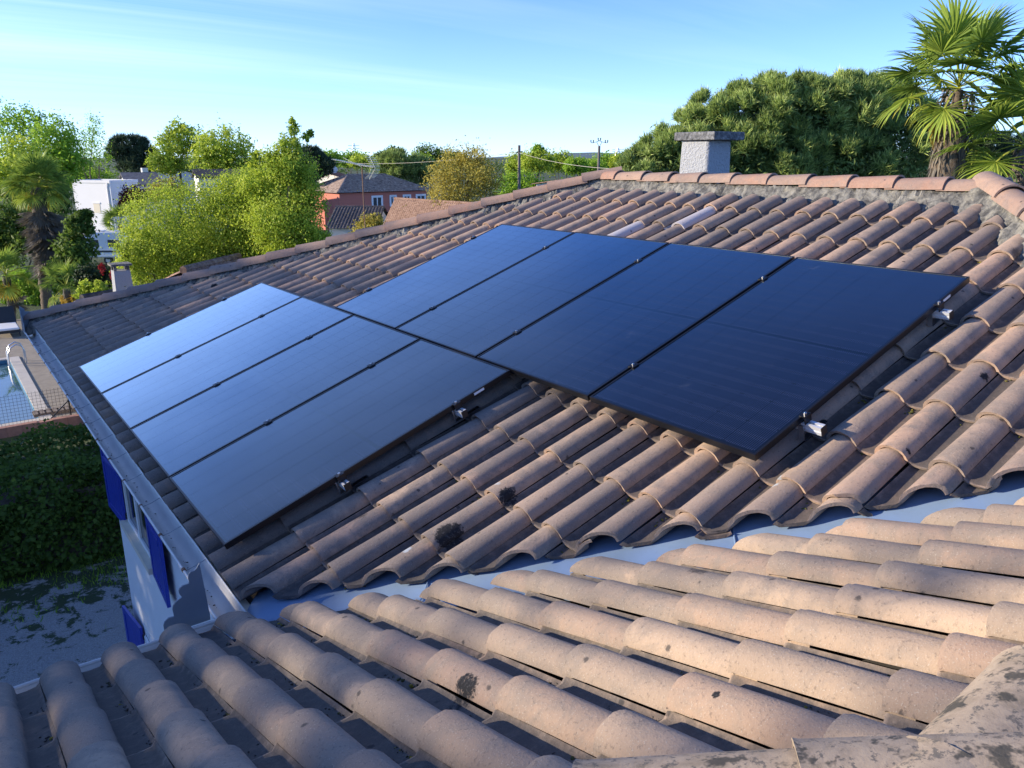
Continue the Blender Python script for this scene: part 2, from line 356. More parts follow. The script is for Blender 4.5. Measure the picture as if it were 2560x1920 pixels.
def tile_profile():
    """(v, n, dirt) points of the upper side from the free edge of the barrel over the arch into the channel"""
    P = []
    for i in range(13):
        a = math.pi * i / 12
        v = 0.078 * math.cos(a); n = 0.071 * math.sin(a) ** 0.85 if 0 < i < 12 else 0.0
        P.append((v, n + (0.013 if i == 0 else 0), 0.12 if 1 < i < 11 else (0.28 if i in (1, 11) else 0.55)))
    P += [(-0.082, -0.006, 1.0), (-0.115, -0.008, 1.0), (-0.152, -0.005, 0.95), (-0.168, 0.010, 0.8)]
    return [(-v, n, d) for v, n, d in reversed(P)]        # free edge of the barrel towards -v, channel on the +v side
def tile_arrays(seed=0):
    r = np.random.default_rng(100 + seed)
    P = tile_profile(); m = len(P); th = 0.016
    us = [0.0, 0.012, 0.25, TLEN]
    pv = np.array([(a, b) for a, b, _ in P]); dirt = np.array([d for _, _, d in P])
    tg = np.gradient(pv, axis=0); nr = np.stack([tg[:, 1], -tg[:, 0]], 1); nr /= np.linalg.norm(nr, axis=1)[:, None]
    if nr[10, 1] < 0: nr = -nr
    V = []; D = []
    for side in (0, 1):
        for k, u in enumerate(us):
            f = u / TLEN
            q = pv - (nr * th if side else 0)
            sc = 1.0 - 0.10 * f + (0.02 if k == 0 and not side else 0)
            lift = 0.025 * (1 - f)
            wob = r.normal(0, 0.0010, m)
            for i in range(m):
                n = q[i, 1] * (1.0 - 0.05 * f) + lift + wob[i]
                # a slightly rolled lip at the low end
                if k == 0: n -= 0.002 if not side else -0.001
                V.append((u + (0.004 if k == 0 and side else 0), q[i, 0] * sc if abs(pv[i, 0]) < 0.0785 else q[i, 0], n)); D.append(dirt[i] * (0.9 if k else 0.5))
    F = []; K = len(us)
    idx = lambda s, k, i: (s * K + k) * m + i
    for k in range(K - 1):
        for i in range(m - 1):
            F.append((idx(0, k, i), idx(0, k + 1, i), idx(0, k + 1, i + 1), idx(0, k, i + 1)))
            F.append((idx(1, k, i), idx(1, k, i + 1), idx(1, k + 1, i + 1), idx(1, k + 1, i)))
        F.append((idx(0, k, 0), idx(1, k, 0), idx(1, k + 1, 0), idx(0, k + 1, 0)))
        F.append((idx(0, k, m - 1), idx(0, k + 1, m - 1), idx(1, k + 1, m - 1), idx(1, k, m - 1)))
    for i in range(m - 1):
        F.append((idx(0, 0, i), idx(0, 0, i + 1), idx(1, 0, i + 1), idx(1, 0, i)))
        F.append((idx(0, K - 1, i), idx(1, K - 1, i), idx(1, K - 1, i + 1), idx(0, K - 1, i + 1)))
    return np.array(V), np.array(F), np.array(D)
TILES = [tile_arrays(i) for i in range(4)]
TILE_MESH = {}
def tile_mesh(var, mat):
    k = (var, mat)
    if k not in TILE_MESH:
        V, F, D = TILES[var]
        TILE_MESH[k] = mesh_np('roof_tile', V, F, MAT[mat], True, 50, {'dirt': D})
    return TILE_MESH[k]
def clip_tile(var, M, planes):
    """tile in world coordinates cut by vertical planes [(nx, ny, d)] keeping nx*x+ny*y<=d; returns V, F(list), D or None"""
    V, F, D = TILES[var]
    bm = bmesh.new(); lay = bm.verts.layers.float.new('dirt')
    vs_ = []
    for co, d in zip(V, D):
        b = bm.verts.new(M @ Vector(co)); b[lay] = d; vs_.append(b)
    for f in F: bm.faces.new([vs_[i] for i in f])
    for (nx, ny, d) in planes:
        bmesh.ops.bisect_plane(bm, geom=bm.verts[:] + bm.edges[:] + bm.faces[:], plane_co=(nx * d, ny * d, 0) if nx * nx + ny * ny else (0, 0, 0), plane_no=(nx, ny, 0), clear_outer=True)
        be = [e for e in bm.edges if e.is_boundary]
        if be: bmesh.ops.holes_fill(bm, edges=be, sides=0)
        if not bm.verts: break
    bm.verts.index_update()
    if len(bm.faces) < 4: bm.free(); return None
    V2 = np.array([v.co[:] for v in bm.verts]); D2 = np.array([v[lay] for v in bm.verts]); F2 = [tuple(v.index for v in f.verts) for f in bm.faces]
    bm.free(); return V2, F2, D2
PANELS = []                       # (u0, v_far) of each panel, upper row first
PW, PL, PG = 1.134, 2.0, 0.02
for i in range(4): PANELS.append((PL + 0.0134, -1.888 - i * (PW + PG)))
for i in range(4): PANELS.append((0.0, -i * (PW + PG)))
def under_panel(u, v):
    return any(u0 + 0.05 < u < u0 + PL + 0.1 - 0.3 and vf - PW + 0.12 < v < vf - 0.05 for u0, vf in PANELS) and any(u0 < u + 0.3 < u0 + 2 * PL + 0.1 for u0, vf in PANELS)
s2 = math.sqrt(0.5)
tile_jobs = []                    # (score, slope, matrix, var, clipped or None, mat)
def lay_slope(frame, matw, vs_, nrows, cuts, mat, slope, jit=1.0):
    for v in vs_:
        for j in range(nrows):
            u = -0.09 + j * EXPO
            M = matw @ Matrix.Translation((u + rng.normal(0, 0.005) * jit, v + rng.normal(0, 0.0025) * jit, PAN)) @ Euler((rng.normal(0, 0.012) * jit, rng.normal(0, 0.003) * jit, rng.normal(0, 0.006) * jit)).to_matrix().to_4x4()
            cs = [M @ Vector((a, b, 0)) for a in (0, TLEN) for b in (-0.09, 0.17)]
            need = []; out = False
            for (nx, ny, d, rough) in cuts:
                e = [nx * c.x + ny * c.y - d for c in cs]
                if min(e) > 0: out = True; break
                if max(e) > 0:
                    w = rng.normal(0, rough); a = rng.normal(0, rough * 4)
                    need.append((nx * math.cos(a) - ny * math.sin(a), nx * math.sin(a) + ny * math.cos(a), None, nx, ny, d + w, sum(cs, Vector()) / 4))
            if out: continue
            var = int(rng.integers(0, 4)); clipped = None
            if need:
                pl = []
                for (ax, ay, _, nx, ny, d, c) in need:
                    foot = Vector((c.x, c.y)) - Vector((nx, ny)) * (nx * c.x + ny * c.y - d)
                    pl.append((ax, ay, ax * foot.x + ay * foot.y))
                clipped = clip_tile(var, M, pl)
                if clipped is None: continue
            c = sum(cs, Vector()) / 4; px, py, dep = pj(c)
            sc = 1.0 / max(dep, 0.3) ** 2
            if dep < 0.3 or px < -60 or px > 2620 or py < -60 or py > 2010: sc *= 1e-4
            if slope == 'M' and under_panel(u, v): sc *= 1e-2
            if slope in 'LN': sc *= 1e-6
            if clipped is not None: sc *= 0.4 if len(clipped[0]) < 120 else 0.7
            tile_jobs.append((sc, slope, M, var, clipped, mat, u, v))
VMC, VFC = -4.89, -5.225         # cut lines either side of the valley (X+Y)
lay_slope(MW, M_MAT, [-5.90 + COLW * k for k in range(-8, 41)], 13,
          [(s2, s2, (HIPF - 0.19) * s2, 0.004), (-s2, -s2, -VMC * s2, 0.012), (s2, -s2, (HIPN - 0.17) * s2, 0.004), (1, 0, RX - 0.235, 0.004)], 'tile_main', 'M')
lay_slope(FW, F_MAT, [0.115 + COLW * k for k in range(-11, 14)], 8,
          [(s2, s2, VFC * s2, 0.012), (-s2, -s2, 7.88 * s2, 0.004), (0, -1, -(FRY + 0.07), 0.004)], 'tile_front', 'F')
fhx = -(FRY + 7.94); xl = fhx - (YF - FRY)
lay_slope(MW, Matrix.Translation((xl - XE, 0, 0)) @ M_MAT, [-5.2 - COLW * k for k in range(25)], 8, [(s2, s2, (-7.94 - 0.12) * s2, 0.004), (s2, -s2, (fhx - FRY - 0.12) * s2, 0.004)], 'tile_front', 'L')
lay_slope(FW, Matrix.Translation((0, HIPF - XE - YF, 0)) @ F_MAT, [0.1 + COLW * k for k in range(44)], 13, [(-s2, -s2, -(HIPF + 0.19) * s2, 0.004), (s2, -s2, (2 * RX - HIPF - 0.19) * s2, 0.004)], 'tile_main', 'N')
tile_jobs.sort(key=lambda t: -t[0])
main_roof = None
def roof_decks():
    """underlay boards below the tiles, one closed sheet for each roof"""
    dz = -0.045
    def zM(x): return ZE + (x - XE) * TAN + dz
    ex = RX * 2 - XE                                     # east eave
    yn = -11.0
    A = (XE, HIPF - XE, zM(XE)); B = (RX, HIPF - RX, zM(RX)); C = (RX, RX - HIPN, zM(RX)); D = (XE, XE - HIPN, zM(XE))
    A2 = (ex, HIPF - XE, zM(XE)); D2 = (ex, XE - HIPN, zM(XE))
    V = [A, B, C, D, A2, D2]
    m = mesh_np('main_roof', np.array(V), [(0, 3, 2, 1), (0, 1, 4), (1, 2, 5, 4), (2, 3, 5)], MAT['deck'])
    mr = obj('main_roof', m, house)
    def zF(y): return ZE + (YF - y) * TAN + dz - 0.004
    xl = -(FRY + 7.94) - (YF - FRY)                       # left end of the wing after its own hip
    hipx = -(FRY + 7.94)
    V = [(xl, YF, zF(YF)), (XE + 0.3, YF - 0.3, zF(YF - 0.3)), (3.2, FRY, zF(FRY)), (hipx, FRY, zF(FRY)), (xl, 2 * FRY - YF, zF(YF)), (3.2, 2 * FRY - YF, zF(YF))]
    V[1] = (XE, YF, zF(YF))
    m = mesh_np('front_roof', np.array(V), [(0, 3, 2, 1), (0, 4, 3), (3, 4, 5, 2)], MAT['deck'])
    return mr, obj('front_roof', m, house)
main_roof, front_roof = roof_decks()
PALE = [(4.76, -3.65), (4.40, -3.18)]
rest = {'M': [[], [], [], 0], 'F': [[], [], [], 0]}; SIDE = {'M': 'M', 'N': 'M', 'F': 'F', 'L': 'F'}
for i, (sc, slope, M, var, clipped, mat, u, v) in enumerate(tile_jobs):
    par = main_roof if SIDE[slope] == 'M' else front_roof
    mt = mat
    for (pu, pvv) in PALE:
        if slope == 'M' and abs(u + 0.2 - pu) < EXPO / 2 and abs(v - pvv) < COLW / 2: mt = 'tile_pale'
    if i < 300:
        if clipped is None: obj('roof_tile', tile_mesh(var, mt), par, M)
        else: obj('roof_tile', mesh_np('roof_tile', clipped[0], clipped[1], MAT[mt], True, 50, {'dirt': clipped[2]}), par)
    else:
        if clipped is None:
            V, F, D = TILES[var]; V = np.array([(M @ Vector(c))[:] for c in V]); F = [tuple(f) for f in F]
        else: V, F, D = clipped
        r = rest[SIDE[slope]]; r[0].append(V); r[1] += [tuple(k + r[3] for k in f) for f in F]; r[2].append(D); r[3] += len(V)
for slope, par, mt, nm in (('M', main_roof, 'tile_main', 'remaining_roof_tiles'), ('F', front_roof, 'tile_front', 'remaining_roof_tiles')):
    r = rest[slope]
    if r[3]:
        o = obj(nm, mesh_np(nm, np.concatenate(r[0]), r[1], MAT[mt], True, 50, {'dirt': np.concatenate(r[2])}), par); o['kind'] = 'stuff'

# ---- ridge and hip tiles bedded on mortar
def ridge_tile_mesh(name, mat, rad=0.115, length=0.46, seed=0):
    r = np.random.default_rng(seed); n = 12; V = []; th = 0.015; D = []
    us = [0, 0.012, length / 2, length]
    for side in (0, 1):
        for k, u in enumerate(us):
            f = u / length; rr = (rad + (0.003 if k == 0 else 0)) * (1 - 0.10 * f) - (th if side else 0)
            for i in range(n + 1):
                a = math.pi * (0.02 + 0.96 * i / n)
                V.append((u, rr * math.cos(a), rr * 0.86 * math.sin(a) + 0.016 * (1 - f) + r.normal(0, 0.0008))); D.append(0.3 if 2 < i < n - 2 else 0.5)
    F = []; K = len(us); idx = lambda s, k, i: (s * K + k) * (n + 1) + i
    for k in range(K - 1):
        for i in range(n):
            F.append((idx(0, k, i), idx(0, k + 1, i), idx(0, k + 1, i + 1), idx(0, k, i + 1)))
            F.append((idx(1, k, i), idx(1, k, i + 1), idx(1, k + 1, i + 1), idx(1, k + 1, i)))
        for i, fl in ((0, 0), (n, 1)):
            F.append((idx(0, k, i), idx(1, k, i), idx(1, k + 1, i), idx(0, k + 1, i)) if not fl else (idx(0, k, i), idx(0, k + 1, i), idx(1, k + 1, i), idx(1, k, i)))
    for i in range(n):
        F.append((idx(0, 0, i), idx(0, 0, i + 1), idx(1, 0, i + 1), idx(1, 0, i))); F.append((idx(0, K - 1, i), idx(1, K - 1, i), idx(1, K - 1, i + 1), idx(0, K - 1, i + 1)))
    return mesh_np(name, np.array(V), np.array(F), MAT[mat], True, 50, {'dirt': np.array(D)})
def ridge_line(P0, P1, mesh, expo, parent, lift=0.0, over=0.0):
    """tiles from P0 (lowest, laid first) to P1"""
    P0 = Vector(P0); P1 = Vector(P1); d = (P1 - P0); L = d.length; x = d.normalized(); y = Vector((0, 0, 1)).cross(x).normalized(); z = x.cross(y)
    n = int(math.ceil((L + over) / expo))
    for i in range(n):
        q = P0 + x * (i * expo + rng.normal(0, 0.006)) + z * (lift + rng.normal(0, 0.002))
        M = Matrix((x, y, z)).transposed().to_4x4(); M.translation = q
        M = M @ Euler((rng.normal(0, 0.02), rng.normal(0, 0.006), rng.normal(0, 0.012))).to_matrix().to_4x4()
        obj('ridge_tile', mesh, parent, M)
def mortar_line(P0, P1, prof, parent, seed=0, step=0.022, amp=0.011):
    P0 = Vector(P0); P1 = Vector(P1); d = P1 - P0; L = d.length; x = d.normalized(); y = Vector((0, 0, 1)).cross(x).normalized(); z = Vector((0, 0, 1))
    r = np.random.default_rng(seed); n = max(2, int(L / step)); V = []; F = []; m = len(prof)
    low = np.interp(np.arange(n + 1), np.linspace(0, n, n // 6 + 2), r.normal(0, 0.008, n // 6 + 2))
    for i in range(n + 1):
        q = P0 + x * (L * i / n)
        for j, (a, b) in enumerate(prof):
            w = q + y * (a + (r.normal(0, amp) + low[i]) * (1 if a > 0 else -1)) + z * (b + r.normal(0, amp * 0.6)); V.append(w[:])
    for i in range(n):
        for j in range(m - 1): F.append((i * m + j, i * m + j + 1, (i + 1) * m + j + 1, (i + 1) * m + j))
    F.append(tuple(range(m))); F.append(tuple(n * m + j for j in range(m - 1, -1, -1)))
    return obj('mortar', mesh_np('mortar', np.array(V), F, MAT['mortar'], True, 60), parent)
RM = ridge_tile_mesh('ridge_tile', 'ridge_tile'); RO = ridge_tile_mesh('ridge_tile', 'ridge_old', 0.13, 0.46, 3)
def zMpan(x): return ZE + (x - XE) * TAN
RZ = 1.725
ridge_line((RX, -5.98, RZ), (RX, HIPF - RX + 0.02, RZ), RM, 0.398, main_roof)
rp = [(-0.30, -0.10), (-0.235, 0.035), (-0.175, 0.085), (-0.125, 0.145), (-0.09, 0.20), (0.09, 0.20), (0.125, 0.145), (0.175, 0.085), (0.235, 0.035), (0.30, -0.10)]
def mprof(s, w): return [(a * w, b * s) for a, b in rp]
mortar_line((RX, RX - HIPN - 0.05, zMpan(RX) - 0.10), (RX, HIPF - RX + 0.05, zMpan(RX) - 0.10), mprof(0.86, 0.98), main_roof, 1)
hx0 = XE - 0.02
ridge_line((hx0, HIPF - hx0, zMpan(hx0) + 0.085), (RX - 0.06, HIPF - RX + 0.06, zMpan(RX - 0.06) + 0.085), RM, 0.40, main_roof)
mortar_line((hx0 + 0.02, HIPF - hx0 - 0.02, zMpan(hx0) - 0.02), (RX, HIPF - RX, zMpan(RX) - 0.02), mprof(0.66, 0.72), main_roof, 2)
ridge_line((2.9, 2.9 - HIPN, zMpan(2.9) + 0.11), (RX - 0.10, RX - 0.10 - HIPN, zMpan(RX - 0.10) + 0.11), RM, 0.40, main_roof)
mortar_line((2.9, 2.9 - HIPN, zMpan(2.9) - 0.03), (RX, RX - HIPN, zMpan(RX) - 0.03), mprof(0.74, 0.75), main_roof, 3)
# the knot of mortar where ridge and near hip meet
kn = MB(); r_ = np.random.default_rng(5)
for i in range(7):
    kv = []
c0 = np.array([RX + 0.01, RX - HIPN - 0.02, zMpan(RX) + 0.02])
bm = bmesh.new(); bmesh.ops.create_icosphere(bm, subdivisions=3, radius=1)
for v in bm.verts:
    k = 1 + 0.10 * math.sin(v.co.x * 9 + v.co.z * 5) + r_.normal(0, 0.03)
    v.co = Vector((v.co.x * 0.17 * k, v.co.y * 0.16 * k, v.co.z * 0.155 * k)) + Vector(c0)
me = bpy.data.meshes.new('mortar'); bm.to_mesh(me); bm.free(); me.materials.append(MAT['mortar']); obj('mortar', me, main_roof)
# front wing: ridge along +X, hip coming down to the left, both under the camera
zFr = ZE + (YF - FRY) * TAN
fhx = -(FRY + 7.94)
ridge_line((3.0, FRY, zFr + 0.075), (fhx - 0.02, FRY, zFr + 0.075), RO, 0.40, front_roof)
mortar_line((3.0, FRY, zFr - 0.04), (fhx, FRY, zFr - 0.04), mprof(0.6, 0.72), front_roof, 6)
ridge_line((fhx - 2.9, FRY + 2.9, zFr - 2.9 * TAN + 0.085), (fhx + 0.0, FRY - 0.0, zFr + 0.085), RO, 0.40, front_roof)
mortar_line((fhx - 2.9, FRY + 2.9, zFr - 2.9 * TAN - 0.04), (fhx, FRY, zFr - 0.04), mprof(0.55, 0.6), front_roof, 7)

# ---- valley gutter between the two slopes
def valley():
    V = []; F = []; n = 40; prof = [(-0.34, 0.0), (-0.12, 0.0), (-0.02, -0.006), (0.02, -0.006), (0.12, 0.0), (0.34, 0.0)]
    for i in range(n + 1):
        s = -0.05 + (3.05) * i / n
        x0 = XE + s; y0 = YF - s
        for (a, b) in prof:
            x = x0 + a * s2; y = y0 + a * s2
            z = max(ZE + (x - XE) * TAN, ZE + (YF - y) * TAN) - 0.022 + b + 0.002 * math.sin(i * 1.7 + a * 9)
            V.append((x, y, z))
    m = len(prof)
    for i in range(n):
        for j in range(m - 1): F.append((i * m + j, (i + 1) * m + j, (i + 1) * m + j + 1, i * m + j + 1))
    o = obj('valley_flashing', mesh_np('valley_flashing', np.array(V), F, MAT['flashing'], True, 20), main_roof)
    md = o.modifiers.new('thickness', 'SOLIDIFY'); md.thickness = 0.004
    for s in (0.62, 1.62):                       # lapped sheet joints
        b = MB(); pts = []
        for a in (-0.3, 0.0, 0.3):
            x = XE + s + a * s2; y = YF - s + a * s2; pts.append((x, y, max(ZE + (x - XE) * TAN, ZE + (YF - y) * TAN) - 0.018))
        b.tube(pts, 0.004, 6); b.build('flashing_joint', MAT['flashing'], o)
valley()

# ---- gutters
def gutter(name, frame, a0, a1, clips, rustfirst=False):
    """frame(a, out, z): a along the eave, out away from the house"""
    # section: back edge, down, round bottom, front, rolled rim
    sec = [(0.015, -0.205), (0.018, -0.225), (0.022, -0.262)]
    for i in range(9):
        t = math.pi * (1.0 + i / 8.0); sec.append((0.0775 - 0.0555 * math.cos(t) * -1 if False else 0.078 + 0.056 * math.cos(t), -0.27 + 0.062 * math.sin(t)))
    sec.append((0.138, -0.245))
    V = []; F = []; n = 24; m = len(sec)
    for i in range(n + 1):
        a = a0 + (a1 - a0) * i / n; sag = 0.003 * math.sin(i * 1.1)
        for (o, z) in sec: V.append(frame(a, o + sag * 0.6, z + sag))
    for i in range(n):
        for j in range(m - 1): F.append((i * m + j, i * m + j + 1, (i + 1) * m + j + 1, (i + 1) * m + j))
    g = obj(name, mesh_np(name, np.array(V), F, MAT['zinc'], True, 60), house)
    md = g.modifiers.new('thickness', 'SOLIDIFY'); md.thickness = 0.003; md.offset = 1
    b = MB(); b.tube([frame(a0 + (a1 - a0) * i / n, 0.142, -0.243 + 0.003 * math.sin(i * 1.1)) for i in range(n + 1)], 0.0095, 10); b.build('rim', MAT['white'] if False else MAT['zinc'], g, True, 60)
    for k, a in enumerate(clips):
        b = MB(); b.tube([frame(a - 0.012, 0.142, -0.243), frame(a + 0.012, 0.142, -0.243)], 0.0125, 10)
        b.build('clip', MAT['rust'], g)
        b = MB(); b.tube([frame(a, 0.135, -0.25), frame(a, 0.08, -0.238), frame(a, 0.02, -0.215)], 0.0022, 5)
        b.build('strap', MAT['zinc_dark'], g)
    return g
gm = gutter('gutter', lambda a, o, z: (XE - o + 0.012, a, z), HIPF - XE - 0.02, YF + 0.03, [-4.28 + 0.52 * k for k in range(16)])
gf = gutter('gutter', lambda a, o, z: (a, YF + o - 0.012, z), XE - 0.03, -2.7, [-0.62, -1.25, -1.9])
# end plates cut in scallops: one on the inner corner, one on the far corner
pl = [(-.194, .076), (-.21, .055), (-.222, .045), (-.239, .045), (-.25, .033), (-.254, .015), (-.251, -.004), (-.254, -.015), (-.283, -.015), (-.299, -.025), (-.304, -.039), (-.301, -.059), (-.293, -.076), (-.321, -.088), (-.337, -.106), (-.342, -.128), (-.34, -.153), (-.34, -.165), (-.366, -.163), (-.384, -.176), (-.392, -.197), (-.391, -.245), (-.176, -.245), (-.175, -.212)]
b = MB(); b.prism(pl, lambda a, c: (a, -4.866, c), lambda a, c: (a, -4.858, c)); b.build('scalloped_plate', MAT['zinc_dark'], gf)
pl2 = [(-.150, .081), (-.097, .036), (-.095, .004), (-.049, -.001), (-.050, -.048), (-.007, -.077), (-.006, -.164), (-.007, -.275), (-.163, -.275)]
b = MB(); b.prism(pl2, lambda a, c: (a, 3.602, c), lambda a, c: (a, 3.61, c)); b.build('scalloped_plate', MAT['zinc_dark'], gm)
pl3 = [(3.60, .05), (3.52, .02), (3.51, -.03), (3.44, -.04), (3.42, -.10), (3.36, -.12), (3.34, -.24), (3.60, -.24)]
b = MB(); b.prism(pl3, lambda a, c: (-.158, a, c), lambda a, c: (-.150, a, c)); b.build('scalloped_plate', MAT['zinc_dark'], gm)
# cream drip board under the eave tiles
b = MB(); b.box((XE - 0.008, YF + 0.05, -0.262), (XE + 0.045, HIPF - XE - 0.02, -0.232)); b.build('drip_board', MAT['cream'], house)
b = MB(); b.box((-2.6, YF - 0.045, -0.262), (XE - 0.02, YF + 0.008, -0.232)); b.build('drip_board', MAT['cream'], house)
# soffits and walls
XW, YW = 0.55, 2.95
b = MB(); b.box((XE + 0.05, -5.55, -0.36), (XW + 0.02, HIPF - 0.08, -0.30)); b.box((XW + 0.02, YW - 0.02, -0.36), (10.6, HIPF - 0.08, -0.30)); b.box((-2.6, -5.62, -0.359), (XE + 0.05, YF - 0.05, -0.30)); b.build('soffit', MAT['white'], house)
wall = MB(); wall.box((XW, -10.6, GZ - 0.3), (10.1, YW, -0.345)); wall.box((-2.2, -10.4, GZ - 0.3), (XW - 0.003, -5.58, -0.345)); wall = wall.build('wall', MAT['render'], house)
# windows with cobalt shutters on the west wall (x = XW)
def shutter(y0, y1, z0, z1, ang=0.0, hinge=None):
    """leaf folded back against the wall; y0>y1"""
    root = MB(); t = 0.035; off = 0.03; st = 0.085
    h = y0 if hinge == 'far' else y1
    def fr(x, y, z):
        dy = y - h; return (XW - off - x - abs(dy) * math.sin(ang), h + dy * math.cos(ang), z)
    root.box((0.010, y1 + 0.01, z0 + 0.01), (t - 0.014, y0 - 0.01, z1 - 0.01), fr)
    s = root.build('shutter', MAT['blue'], house); nb = 5
    for k in range(nb):
        w_ = (y0 - y1 - 2 * st) / nb; q = MB(); q.box((0.006, y1 + st + k * w_ + 0.004, z0 + 0.005), (t - 0.007, y1 + st + (k + 1) * w_ - 0.004, z1 - 0.005), fr); q.build('board', MAT['blue'], s)
    q = MB()
    for (a, c) in ((y1 - 0.001, y1 + st), (y0 - st, y0 + 0.001)): q.box((-0.001, a, z0 - 0.001), (t + 0.001, c, z1 + 0.001), fr)
    q.build('stile', MAT['blue'], s)
    for zz in (z0, (z0 + z1) / 2 - st / 2, z1 - st):
        q = MB(); q.box((0.0, y1 + st, zz), (t, y0 - st, zz + st), fr); q.build('rail', MAT['blue'], s)
    q = MB(); q.box((t - 0.008, y1 + st, (z0 + z1) / 2 - 0.03), (t + 0.006, y0 - st, (z0 + z1) / 2 + 0.03), fr); q.build('batten', MAT['blue'], s)
    q = MB(); hy = h
    for zz in (z0 + 0.15, z1 - 0.15): q.tube([fr(0.0, hy, zz - 0.04), fr(0.0, hy, zz + 0.04)], 0.012, 8)
    q.build('hinge', MAT['black_plastic'], s)
    return s
def window(y0, y1, z0, z1):
    b = MB(); b.box((XW - 0.004, y1, z0), (XW + 0.02, y0, z1)); w = b.build('window', plain_glass, house)
    b = MB()
    for (a, c, d, e) in ((y1, y1 + 0.06, z0, z1), (y0 - 0.06, y0, z0, z1), (y1 + 0.06, y0 - 0.06, z0, z0 + 0.06), (y1 + 0.06, y0 - 0.06, z1 - 0.06, z1), ((y0 + y1) / 2 - 0.04, (y0 + y1) / 2 + 0.04, z0 + 0.06, z1 - 0.06)):
        b.box((XW - 0.03, a, d), (XW - 0.006, c, e))
    b.build('frame', MAT['white'], w)
    b = MB(); b.box((XW - 0.11, y1 - 0.1, z0 - 0.08), (XW - 0.002, y0 + 0.1, z0 - 0.004)); b.build('sill', MAT['cream'], w)
plain_glass = plain('window_glass', (0.02, 0.025, 0.03), 0.08, var=0.02)
window(2.0, 0.62, -2.62, -1.35); shutter(2.92, 2.08, -2.72, -1.25, 0.05, 'far' if False else 'near'); shutter(0.54, -0.30, -2.72, -1.25, 0.05, 'far')
window(2.1, 1.0, -5.55, -4.4); shutter(2.93, 2.16, -5.65, -4.30, 0.10, 'near')

# ---- chimney behind the ridge
def chimney():
    x0, y0 = 5.90, -2.715
    b = MB(); V = []; zb, zt = zMpan(RX) - 0.8, 2.155
    n = 7
    for i in range(n + 1):
        f = i / n; z = zb + (zt - zb) * f; w = 0.222 - 0.032 * f; d = 0.215 - 0.03 * f
        V += [(x0 - d, y0 - w, z), (x0 + d, y0 - w, z), (x0 + d, y0 + w, z), (x0 - d, y0 + w, z)]
    F = []
    for i in range(n):
        for k in range(4): F.append((i * 4 + k, i * 4 + (k + 1) % 4, (i + 1) * 4 + (k + 1) % 4, (i + 1) * 4 + k))
    F.append((n * 4, n * 4 + 1, n * 4 + 2, n * 4 + 3))
    ch = obj('chimney', mesh_np('chimney', np.array(V), F, MAT['chimney']), house)
    md = ch.modifiers.new('bevel', 'BEVEL'); md.width = 0.03; md.segments = 3; md.limit_method = 'ANGLE'
    t = NT('lichened_concrete'); p = t.pos(); a = t.noise(p, 22, 5, 0.7); q = t.noise(p, 6, 3, 0.6)
    c = t.ramp(a, [(0.35, (0.05, 0.055, 0.06)), (0.5, (0.13, 0.135, 0.14)), (0.7, (0.30, 0.31, 0.32))])
    c = t.mix(t.step(q, 0.70, 0.74), c, (0.32, 0.14, 0.02))
    cm = t.done(t.pbr(c, 0.95, t.bump(a, 0.9, 0.02)))
    b = MB(); b.box((x0 - 0.235, y0 - 0.30, 2.15), (x0 + 0.26, y0 + 0.25, 2.235)); o = b.build('cap', cm, ch)
    md = o.modifiers.new('bevel', 'BEVEL'); md.width = 0.012; md.segments = 2
chimney()

# ================================================================== solar panels
CELL_W, CELL_L = 0.1795, 0.0948
def cell_mesh():
    a, b, c = CELL_L / 2, CELL_W / 2, 0.010
    P = [(-a, -b), (a - c, -b), (a, -b + c), (a, b - c), (a - c, b), (-a, b)]
    V = [(x, y, 0.0) for x, y in P] + [(x, y, 0.0006) for x, y in P]; n = 6
    return mesh_np('solar_cell', np.array(V[:n]), [tuple(range(n))], MAT['cell'])
CELLM = cell_mesh()
CELLM2 = CELLM.copy(); CELLM2.transform(Matrix.Rotation(math.pi, 4, 'Z'))
def panel_meshes():
    th, w = 0.035, 0.011
    f = MB()
    f.box((0, -PW, -th), (w, 0, 0)); f.box((PL - w, -PW, -th), (PL, 0, 0)); f.box((w, -PW, -th), (PL - w, -PW + w, 0)); f.box((w, -w, -th), (PL - w, 0, 0))
    fm = f.mesh('frame', MAT['anodised'])
    l = MB(); l.box((w - 0.002, -PW + w - 0.002, -0.007), (PL - w + 0.002, -w + 0.002, -0.0025)); lm = l.mesh('laminate', MAT['laminate'])
    s = MB(); s.box((PL - 0.30, -PW - 0.0006, -0.024), (PL - 0.22, -PW - 0.0001, -0.008)); sm = s.mesh('sticker', MAT['label'])
    return fm, lm, sm
PFM, PLM, PSM = panel_meshes()
names = ['farthest of the upper row, reaching highest towards the far hip', 'second of the upper row from the far hip', 'third of the upper row from the far hip', 'nearest and darkest of the upper row',
         'farthest and palest of the lower row', 'second of the lower row from the far end', 'third of the lower row from the far end', 'nearest of the lower row, beside the scalloped gutter plate']
for i, (u0, vf) in enumerate(PANELS):
    T = M_MAT @ Matrix.Translation((u0, vf, 0)) @ Euler((rng.normal(0, 0.0006), rng.normal(0, 0.0006), 0)).to_matrix().to_4x4()
    root = thing('solar_panel', 'black framed solar panel, ' + names[i], 'solar panel', (T @ Vector((0, -PW / 2, -0.035)))[:], 'solar panels on the main roof slope')
    obj('frame', PFM, root, T); lam = obj('laminate', PLM, root, T)
    if i in (3, 7): obj('sticker', PSM, root, T)
    pu = (PL - 0.05 - 0.022) / 20; pv_ = (PW - 0.044) / 6
    for a in range(20):
        for c in range(6):
            uu = 0.025 + pu * (a + 0.5) + (0.022 if a >= 10 else 0); vv = -0.022 - pv_ * (c + 0.5)
            obj('solar_cell', CELLM if a % 2 else CELLM2, lam, T @ Matrix.Translation((uu, vv, -0.0021)))
